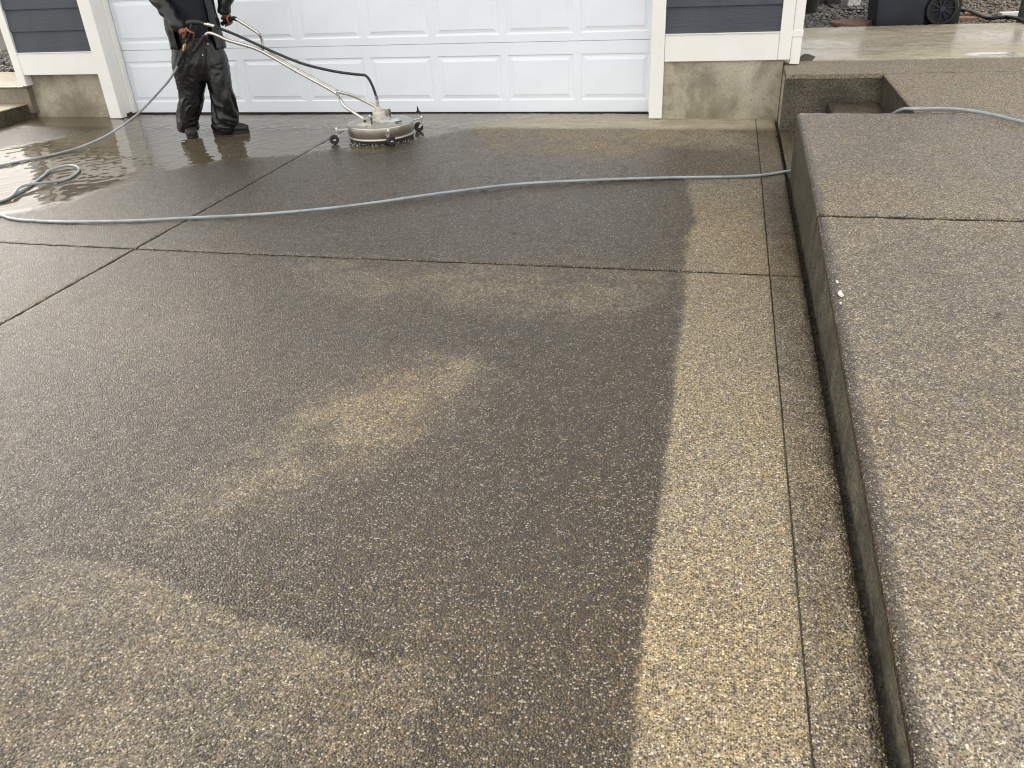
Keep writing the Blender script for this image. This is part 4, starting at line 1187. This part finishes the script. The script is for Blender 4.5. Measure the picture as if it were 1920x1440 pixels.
# trousers: baggy, low crotch, stacked over the shoes
tb = MB()
tb.loft([(Wp(0, 0, 1.02), 0.150, 0.12), (Wp(0, 0, 0.92), 0.165, 0.13), (Wp(0, 0, 0.80), 0.178, 0.148), (Wp(0, 0, 0.68), 0.182, 0.150), (Wp(0, 0, 0.58), 0.178, 0.145), (Wp(0.0, 0, 0.50), 0.155, 0.125), (Wp(0.0, 0, 0.45), 0.11, 0.10)], 28, RTt)
tb.loft([(Wp(0, 0.085, 0.72), 0.11, 0.13), (Vector((-1.235, -0.905, 0.58)), 0.122, 0.130), (Vector((-1.248, -0.900, 0.44)), 0.118, 0.122), (Vector((-1.282, -0.897, 0.31)), 0.102, 0.112), (Vector((-1.345, -0.890, 0.20)), 0.092, 0.104), (Vector((-1.385, -0.880, 0.12)), 0.090, 0.102), (Vector((-1.400, -0.862, 0.07)), 0.094, 0.104), (Vector((-1.405, -0.856, 0.045)), 0.092, 0.102)], 24, (0.83, 0.56, 0))
tb.loft([(Wp(0, -0.085, 0.72), 0.11, 0.13), (Vector((-1.045, -0.805, 0.58)), 0.108, 0.125), (Vector((-1.030, -0.815, 0.44)), 0.104, 0.120), (Vector((-1.030, -0.815, 0.31)), 0.098, 0.114), (Vector((-1.048, -0.812, 0.20)), 0.096, 0.108), (Vector((-1.066, -0.810, 0.12)), 0.100, 0.108), (Vector((-1.085, -0.808, 0.06)), 0.100, 0.104), (Vector((-1.095, -0.808, 0.025)), 0.092, 0.100)], 24, (0.83, 0.56, 0))
me = remeshed(tb, 0.008, 5, "trousers")
def tf(c):
    u = noise.noise(Vector((c.x * 4, c.y * 4, c.z * 4)))
    q = Vector((c.x * 6 + 3 * u + c.z * 2.5, c.y * 6, c.z * 9 + 3 * u - c.x * 5))
    r1 = 1 - 2 * abs(noise.noise(q))
    r2 = 1 - 2 * abs(noise.noise(q * 2.1 + Vector((4, 1, 2))))
    low = max(0.35, 1 - abs(c.z - 0.2) / 0.3)
    return 0.7 * u + low * (0.55 * (r1 - 0.5) + 0.28 * (r2 - 0.5))
folds(me, 0.030, tf)
rel(link("trousers", me, M_TROUS, person, True))

# navy shirt under the open jacket
sb = MB()
sb.loft([(Wp(0.01, 0, 0.78), 0.165, 0.135), (Wp(0.012, 0, 0.95), 0.168, 0.138), (Wp(0.02, 0, 1.10), 0.166, 0.130), (Wp(0.03, 0, 1.25), 0.175, 0.133), (Wp(0.03, 0, 1.37), 0.170, 0.115), (Wp(0.035, 0, 1.44), 0.10, 0.085), (Wp(0.04, 0, 1.475), 0.068, 0.070)], 26, RTt)
me = remeshed(sb, 0.009, 3, "shirt")
folds(me, 0.010, lambda c: noise.noise(Vector((c.x * 7, c.y * 7, c.z * 11))) + 0.5 * noise.noise(Vector((c.x * 16, c.y * 16, c.z * 16))))
rel(link("shirt", me, M_NAVY, person, True))

# jacket: shell open at the front, with sleeves
def jacket_shell():
    m = MB()
    levels = [(0.690, 0.212, 0.186, 0.10), (0.74, 0.212, 0.184, 0.09), (0.84, 0.210, 0.178, 0.06), (0.95, 0.206, 0.172, 0.03), (1.08, 0.204, 0.166, 0.0), (1.22, 0.210, 0.166, 0.0), (1.34, 0.212, 0.155, 0.0), (1.41, 0.175, 0.125, 0.0), (1.455, 0.105, 0.098, 0.0), (1.50, 0.085, 0.085, 0.0)]
    N = 48
    v, f = [], []
    for z, ra, rb, fl in levels:
        gl, gr = (0.50, 1.05) if z < 1.3 else (0.2, 0.25)
        for side in (0, 1):
            for k in range(N + 1):
                th = PI / 2 + gl + (2 * PI - gl - gr) * k / N
                e = 0.006 if side else 0.0
                wob = 0.010 * noise.noise(Vector((k * 0.35, z * 5, 2)))
                p = Wp(0.008 + math.sin(th) * (rb - e + wob), math.cos(th) * (ra - e + wob), z + fl * 0.15 * math.cos(th))
                v.append(p)
    W_ = 2 * (N + 1)
    for i in range(len(levels) - 1):
        for k in range(N):
            a = i * W_ + k; f.append((a, a + 1, a + W_ + 1, a + W_))
            a = i * W_ + N + 1 + k; f.append((a, a + W_, a + W_ + 1, a + 1))
        a, b2 = i * W_, i * W_ + N + 1
        f.append((a, a + W_, b2 + W_, b2)); a += N; b2 += N; f.append((a, b2, b2 + W_, a + W_))
    for k in range(N):
        f.append((k, N + 1 + k, N + 2 + k, k + 1))
    m.add(v, f)
    me = m.mesh("jacket")
    return me
jm = jacket_shell()
import bmesh
bm = bmesh.new(); bm.from_mesh(jm)
bmesh.ops.subdivide_edges(bm, edges=bm.edges[:], cuts=2, use_grid_fill=True)
bmesh.ops.recalc_face_normals(bm, faces=bm.faces[:])
bm.to_mesh(jm); bm.free()
def jf(c):
    u = noise.noise(Vector((c.x * 5, c.y * 5, c.z * 5)))
    return u + 0.7 * noise.noise(Vector((c.x * 9 + u * 2, c.y * 9, c.z * 13 + u * 3)))
n_ = len(jm.vertices)
co = np.empty(n_ * 3); jm.vertices.foreach_get("co", co); co = co.reshape(-1, 3)
ctr = np.array(Wp(0.008, 0, 0))
for i in range(n_):
    r_ = co[i] - ctr; r_[2] = 0
    L_ = np.linalg.norm(r_) + 1e-6
    co[i] += r_ / L_ * 0.015 * jf(Vector(co[i]))
jm.vertices.foreach_set("co", co.ravel()); jm.update()
jk = rel(link("jacket", jm, M_JACKET, person, True))
for S, E, Wr in ((RS, RE, rw), (LS, LE, lw)):
    m = MB()
    S2 = S + Vector((0, 0, 0.01))
    m.loft([(S2.lerp(Wp(0, 0, 1.36), 0.25), 0.085, 0.10), (S2, 0.088, 0.098), (S2.lerp(E, 0.4), 0.074, 0.080), (S2.lerp(E, 0.8), 0.066, 0.070), (E, 0.066, 0.068), (E.lerp(Wr, 0.3), 0.062, 0.062), (E.lerp(Wr, 0.6), 0.055, 0.055), (E.lerp(Wr, 0.84), 0.051, 0.050), (E.lerp(Wr, 0.93), 0.044, 0.042)], 20, RTt)
    me = remeshed(m, 0.008, 3, "sleeve")
    folds(me, 0.014, lambda c: noise.noise(Vector((c.x * 8, c.y * 8, c.z * 15))) + 0.6 * noise.noise(Vector((c.x * 17, c.y * 17, c.z * 17))))
    o = link("sleeve", me, M_JACKET, jk, True)
# storm collar hood folded behind the neck
m = MB(); m.loft([(Wp(-0.02, 0.10, 1.46), 0.03, 0.035), (Wp(-0.075, 0.05, 1.475), 0.04, 0.05), (Wp(-0.09, 0, 1.48), 0.04, 0.055), (Wp(-0.075, -0.05, 1.475), 0.04, 0.05), (Wp(-0.02, -0.10, 1.46), 0.03, 0.035)], 14, (0, 0, 1))
me = remeshed(m, 0.008, 3, "hood"); folds(me, 0.01, jf); link("hood", me, M_JACKET, jk, True)
# snaps on the overalls, seen below the hem
for p in ((-1.000, -0.99, 0.775), (-0.955, -0.985, 0.735), (-1.060, -1.005, 0.690), (-1.015, -1.0, 0.655)):
    m = MB(); m.ball(p, 0.0062, 8); rel(m.obj("snap", M_SNAP, person, smooth=True))
# shoes
for A, T in ((FR, TR), (FL, TL)):
    N_ = Vector((-T.y, T.x, 0)); up = Vector((0, 0, 1))
    m = MB()
    m.loft([(A - T * 0.085 + up * 0.045, 0.030, 0.030), (A - T * 0.06 + up * 0.055, 0.038, 0.046), (A + up * 0.062, 0.043, 0.052), (A + T * 0.06 + up * 0.058, 0.048, 0.046), (A + T * 0.13 + up * 0.049, 0.052, 0.038), (A + T * 0.19 + up * 0.044, 0.048, 0.031), (A + T * 0.222 + up * 0.038, 0.032, 0.022)], 18, tuple(N_))
    me = remeshed(m, 0.006, 3, "shoe")
    sh = rel(link("shoe", me, M_SHOE, person, True))
    m = MB()
    out = []
    for k in range(28):
        th = 2 * PI * k / 28
        c, s = math.cos(th), math.sin(th)
        ln = 0.162 * c + 0.070
        wd = (0.050 if c > 0 else 0.042) * s * (1 - 0.10 * c)
        p = A + T * ln + N_ * wd
        out.append((p.x, p.y))
    m.prism(out, 0.002, 0.024)
    m.obj("sole", M_SOLE, sh)
    m = MB(); m.loft([(A + T * 0.005 + up * 0.088, 0.044, 0.052), (A + T * 0.010 + up * 0.106, 0.042, 0.050)], 16, tuple(N_))
    m.obj("shoe_collar", M_TAN, sh, smooth=True)

# ------------------------------------------------------------------ wheeled bin
bin_ = tag(empty("wheeled_bin", (4.87, 2.6, 0.36)), "dark navy wheeled bin with a spoked black wheel beyond the patio", "bin")
BO = Vector((4.87, 2.6, 0.36))
def B(x, y, z): return (x - BO.x, y - BO.y, z - BO.z)
m = MB()
side = [(4.475, 0.362), (4.90, 0.362), (4.905, 0.55), (4.96, 0.68), (5.06, 0.72), (5.22, 0.72), (5.285, 1.42), (4.40, 1.42)]
n = len(side)
v = [B(x, 2.26 - (z - 0.362) * 0.03, z) for x, z in side] + [B(x, 2.92 + (z - 0.362) * 0.03, z) for x, z in side]
f = [tuple(range(n)), tuple(range(2 * n - 1, n - 1, -1))] + [(k, n + k, n + (k + 1) % n, (k + 1) % n) for k in range(n)]
m.add(v, f)
m.obj("tub", M_BIN, bin_)
m = MB(); m.box(*[q for q in (4.86 - BO.x, 5.235 - BO.x, 2.33 - BO.y, 2.85 - BO.y, 0.375 - BO.z, 0.735 - BO.z)]); m.obj("wheel_well", M_BINBLK, bin_)
m = MB(); m.box(4.38 - BO.x, 5.33 - BO.x, 2.20 - BO.y, 2.98 - BO.y, 1.425 - BO.z, 1.475 - BO.z, 0.015); m.obj("lid", M_BIN, bin_)
m = MB(); m.tube([B(5.36, 2.3, 1.38), B(5.36, 2.88, 1.38)], 0.018, 10); m.box(5.28 - BO.x, 5.37 - BO.x, 2.40 - BO.y, 2.43 - BO.y, 1.36 - BO.z, 1.40 - BO.z); m.box(5.28 - BO.x, 5.37 - BO.x, 2.75 - BO.y, 2.78 - BO.y, 1.36 - BO.z, 1.40 - BO.z); m.obj("handle", M_BINBLK, bin_)
for (wx, y0) in ((5.045, 2.245), (5.045, 2.90)):
    wz = 0.515
    m = MB()
    m.lathe([(0.112, -0.028), (0.138, -0.028), (0.148, -0.018), (0.150, 0), (0.148, 0.018), (0.138, 0.028), (0.112, 0.028), (0.112, -0.028)], B(wx, y0, wz), 36, axis='y')
    wo = m.obj("wheel", M_BINBLK, bin_, angle=40)
    m = MB()
    m.lathe([(0, -0.030), (0.022, -0.030), (0.030, -0.022), (0.030, 0.02), (0, 0.02)], B(wx, y0, wz), 16, axis='y')
    for k in range(10):
        th = 2 * PI * k / 10 + 0.15
        m.tube([B(wx + 0.024 * math.cos(th), y0 - 0.014, wz + 0.024 * math.sin(th)), B(wx + 0.115 * math.cos(th), y0 - 0.018, wz + 0.115 * math.sin(th))], [0.011, 0.0065], 6)
    m.obj("spokes", M_BIN, wo)
    m = MB(); m.lathe([(0.0, 0.012), (0.113, 0.012), (0.113, 0.016), (0, 0.016)], B(wx, y0, wz), 24, axis='y'); m.obj("wheel_disc", M_BINBLK, wo)

# ------------------------------------------------------------------ chain link fence
fen = tag(empty("chain_link_fence", (4.0, 2.86, 0.36)), "black chain link fence between the house corner and the bin", "fence")
def fence_wire(k, flip, x0, nseg, dx, dz):
    m = MB(); pts = []
    for i in range(nseg + 1):
        sgn = 1 if (i % 2) ^ flip else -1
        pts.append((x0 + sgn * dx / 2, 0.003 * sgn, i * dz))
    return pts
dx, dz = 0.036, 0.040
for k in range(48):
    m = MB()
    pts = fence_wire(k, k % 2, -0.75 + k * dx, 34, dx + 0.003, dz)
    m.tube(pts, 0.0021, 4)
    m.obj("wire", M_WIRE, fen)
for x in (-0.80, 0.98):
    m = MB(); m.tube([(x, 0, -0.1), (x, 0, 1.42)], 0.022, 10); m.ball((x, 0, 1.43), 0.026, 8); m.obj("post", M_WIRE, fen, smooth=True)
m = MB(); m.tube([(-0.82, 0, 1.38), (1.0, 0, 1.38)], 0.017, 8); m.obj("top_rail", M_WIRE, fen, smooth=True)

# ------------------------------------------------------------------ small things in the yard
m = MB(); m.lathe([(0, 0.352), (0.20, 0.352), (0.212, 0.360), (0.212, 0.385), (0.205, 0.394), (0, 0.396)], (4.27, 2.56, 0), 28)
o = m.obj("stepping_stone", M_TERRA, angle=40); tag(o, "round terracotta stepping stone by the chain link fence", "stepping stone")
for (x, y, a, lb) in ((5.36, 2.62, 0.25, "small terracotta brick lying right of the bin wheel"), (5.52, 2.95, -0.3, "half buried terracotta brick behind the black pipe")):
    m = MB(); m.box(-0.10, 0.10, -0.05, 0.05, 0, 0.055, 0.006)
    o = m.obj("brick", M_TERRA); o.name = "garden_brick"; o.location = (x, y, 0.345); o.rotation_euler = (0.08, 0.05, a); tag(o, lb, "brick")
m = MB(); m.tube(catmull([(5.0, 3.45, 0.40), (5.25, 3.36, 0.40), (5.43, 3.20, 0.405), (5.49, 2.95, 0.41), (5.505, 2.65, 0.405), (5.53, 2.44, 0.40), (5.60, 2.40, 0.41), (5.68, 2.36, 0.415), (5.71, 2.10, 0.428), (5.72, 1.93, 0.418), (5.80, 1.5, 0.418), (6.0, 0.9, 0.418)], 6), 0.018, 10)
tag(m.obj("drain_pipe", M_RUBBER, None, smooth=True), "black flexible pipe running from behind the bin onto the patio", "pipe")
m = MB(); m.tube(catmull([(4.10, 5.3, 0.60), (4.19, 4.9, 0.44), (4.24, 4.25, 0.375), (4.38, 3.9, 0.370), (4.68, 3.88, 0.372), (5.1, 3.95, 0.372), (5.4, 4.2, 0.372)], 6), 0.012, 8)
tag(m.obj("garden_hose", M_WHIP, None, smooth=True), "dark green garden hose lying on gravel behind the fence", "hose")
m = MB(); m.tube(catmull([(4.45, 3.55, 0.372), (4.6, 3.42, 0.374), (4.75, 3.36, 0.374), (5.0, 3.3, 0.374)], 6), 0.010, 8)
tag(m.obj("drip_line", M_WHIP, None, smooth=True), "short black drip line on gravel left of the bin", "hose")
m = MB(); m.box(-0.15, 0.15, -0.045, 0.045, 0, 0.04, 0.004)
o = m.obj("wood_block", M_WOODW); o.location = (5.90, 2.96, 0.36); o.rotation_euler = (0, 0, 0.18); tag(o, "short white painted board on brown gravel", "board")
m = MB(); m.box(5.70, 5.76, 2.10, 2.16, 0.30, 1.8, 0.004)
tag(m.obj("gate_post", M_WIRE), "black metal gate post at the right edge beyond the patio", "post")
m = MB(); m.lathe([(0, 0.345), (0.10, 0.345), (0.125, 0.60), (0.135, 0.60), (0.135, 0.625), (0.12, 0.625), (0.115, 0.58), (0, 0.58)], (3.93, 3.75, 0), 24)
tag(m.obj("plant_pot", M_POT, None, angle=40), "dark plastic pot behind the white downspout", "pot")
m = MB(); m.box(-0.17, 0.17, -0.12, 0.12, 0, 0.16, 0.01); m.box(-0.185, 0.185, -0.135, 0.135, 0.16, 0.19, 0.008)
o = m.obj("plastic_crate", M_POT); o.location = (4.20, 4.75, 0.355); o.rotation_euler = (0, 0, 0.2); tag(o, "dark plastic crate on gravel behind the fence", "crate")
m = MB(); m.box(-0.09, 0.09, -0.06, 0.06, 0, 0.10, 0.012)
o = m.obj("white_block", M_WOODW); o.location = (4.47, 4.40, 0.36); o.rotation_euler = (0.1, 0.1, 0.5); tag(o, "white block on gravel seen through the fence", "block")

def leaf(name, loc, size, rot, mat, label, cat="leaf"):
    m = MB()
    v, f = [], []
    N = 8
    for i in range(N + 1):
        t = i / N
        w = math.sin(PI * t ** 0.8) * 0.32
        for j in (-1, 0, 1):
            v.append(((t - 0.5) * size, j * w * size, 0.25 * size * (t - 0.5) ** 2 + abs(j) * 0.18 * size * w + 0.001))
    for i in range(N):
        for j in (0, 1):
            a = i * 3 + j
            f.append((a, a + 3, a + 4, a + 1))
    m.add(v, f)
    o = m.obj(name, mat, None, smooth=True)
    md = o.modifiers.new("thick", 'SOLIDIFY'); md.thickness = 0.0012
    o.location = loc; o.rotation_euler = rot
    return tag(o, label, cat)
leaf("fallen_leaf", (3.655, -0.03, 0.412), 0.13, (0.9, -0.15, 0.25), M_DARKLEAF, "dark wet leaf standing beside the foot of the downspout")
leaf("fallen_leaf", (4.42, 3.05, 0.385), 0.09, (0.3, 0.2, 0.6), M_LEAF, "yellow brown leaf on gravel behind the fence")
leaf("fallen_leaf", (4.0, -4.32, float(ramp_z(-4.32)) + 0.004), 0.028, (0.1, 0.1, 0.3), M_DARKLEAF, "tiny brown leaf scrap on the sloping walkway")
m = MB(); m.tube([(3.80, -4.02, float(ramp_z(-4.02)) + 0.004), (3.86, -4.04, float(ramp_z(-4.04)) + 0.005), (3.90, -4.05, float(ramp_z(-4.05)) + 0.004)], 0.0009, 5)
tag(m.obj("twig", M_DARKLEAF), "hair thin dark twig on the sloping walkway", "twig")
# white splash on the walkway edge
m = MB()
def splat(cx_, cy_, rx, ry, seed):
    n = 26; ring = []
    for k in range(n):
        th = 2 * PI * k / n
        q = 1 + 0.55 * noise.noise(Vector((math.cos(th) * 1.7 + seed, math.sin(th) * 1.7, seed))) + random.uniform(-0.12, 0.12)
        x = max(3.4965, cx_ + rx * q * math.cos(th)); y = cy_ + ry * q * math.sin(th)
        ring.append((x, y))
    z = float(ramp_z(cy_))
    v = [(x, y, float(ramp_z(y)) - 0.002) for x, y in ring] + [(x, y, float(ramp_z(y)) + 0.0006) for x, y in ring] + [(cx_, cy_, z + 0.0012)]
    f = [(k, (k + 1) % n, n + (k + 1) % n, n + k) for k in range(n)] + [(n + k, n + (k + 1) % n, 2 * n) for k in range(n)]
    m.add(v, f)
splat(3.507, -4.215, 0.009, 0.022, 1.0)
splat(3.503, -4.120, 0.005, 0.013, 2.0)
splat(3.501, -4.285, 0.004, 0.008, 3.0)
for k in range(10):
    splat(3.507 + abs(random.gauss(0, 0.012)), -4.20 + random.gauss(0, 0.045), 0.0015, 0.002, 4.0 + k)
tag(m.obj("bird_dropping", M_SPLAT, None, smooth=True), "white splash on the edge of the sloping walkway", "splash", kind="stuff")
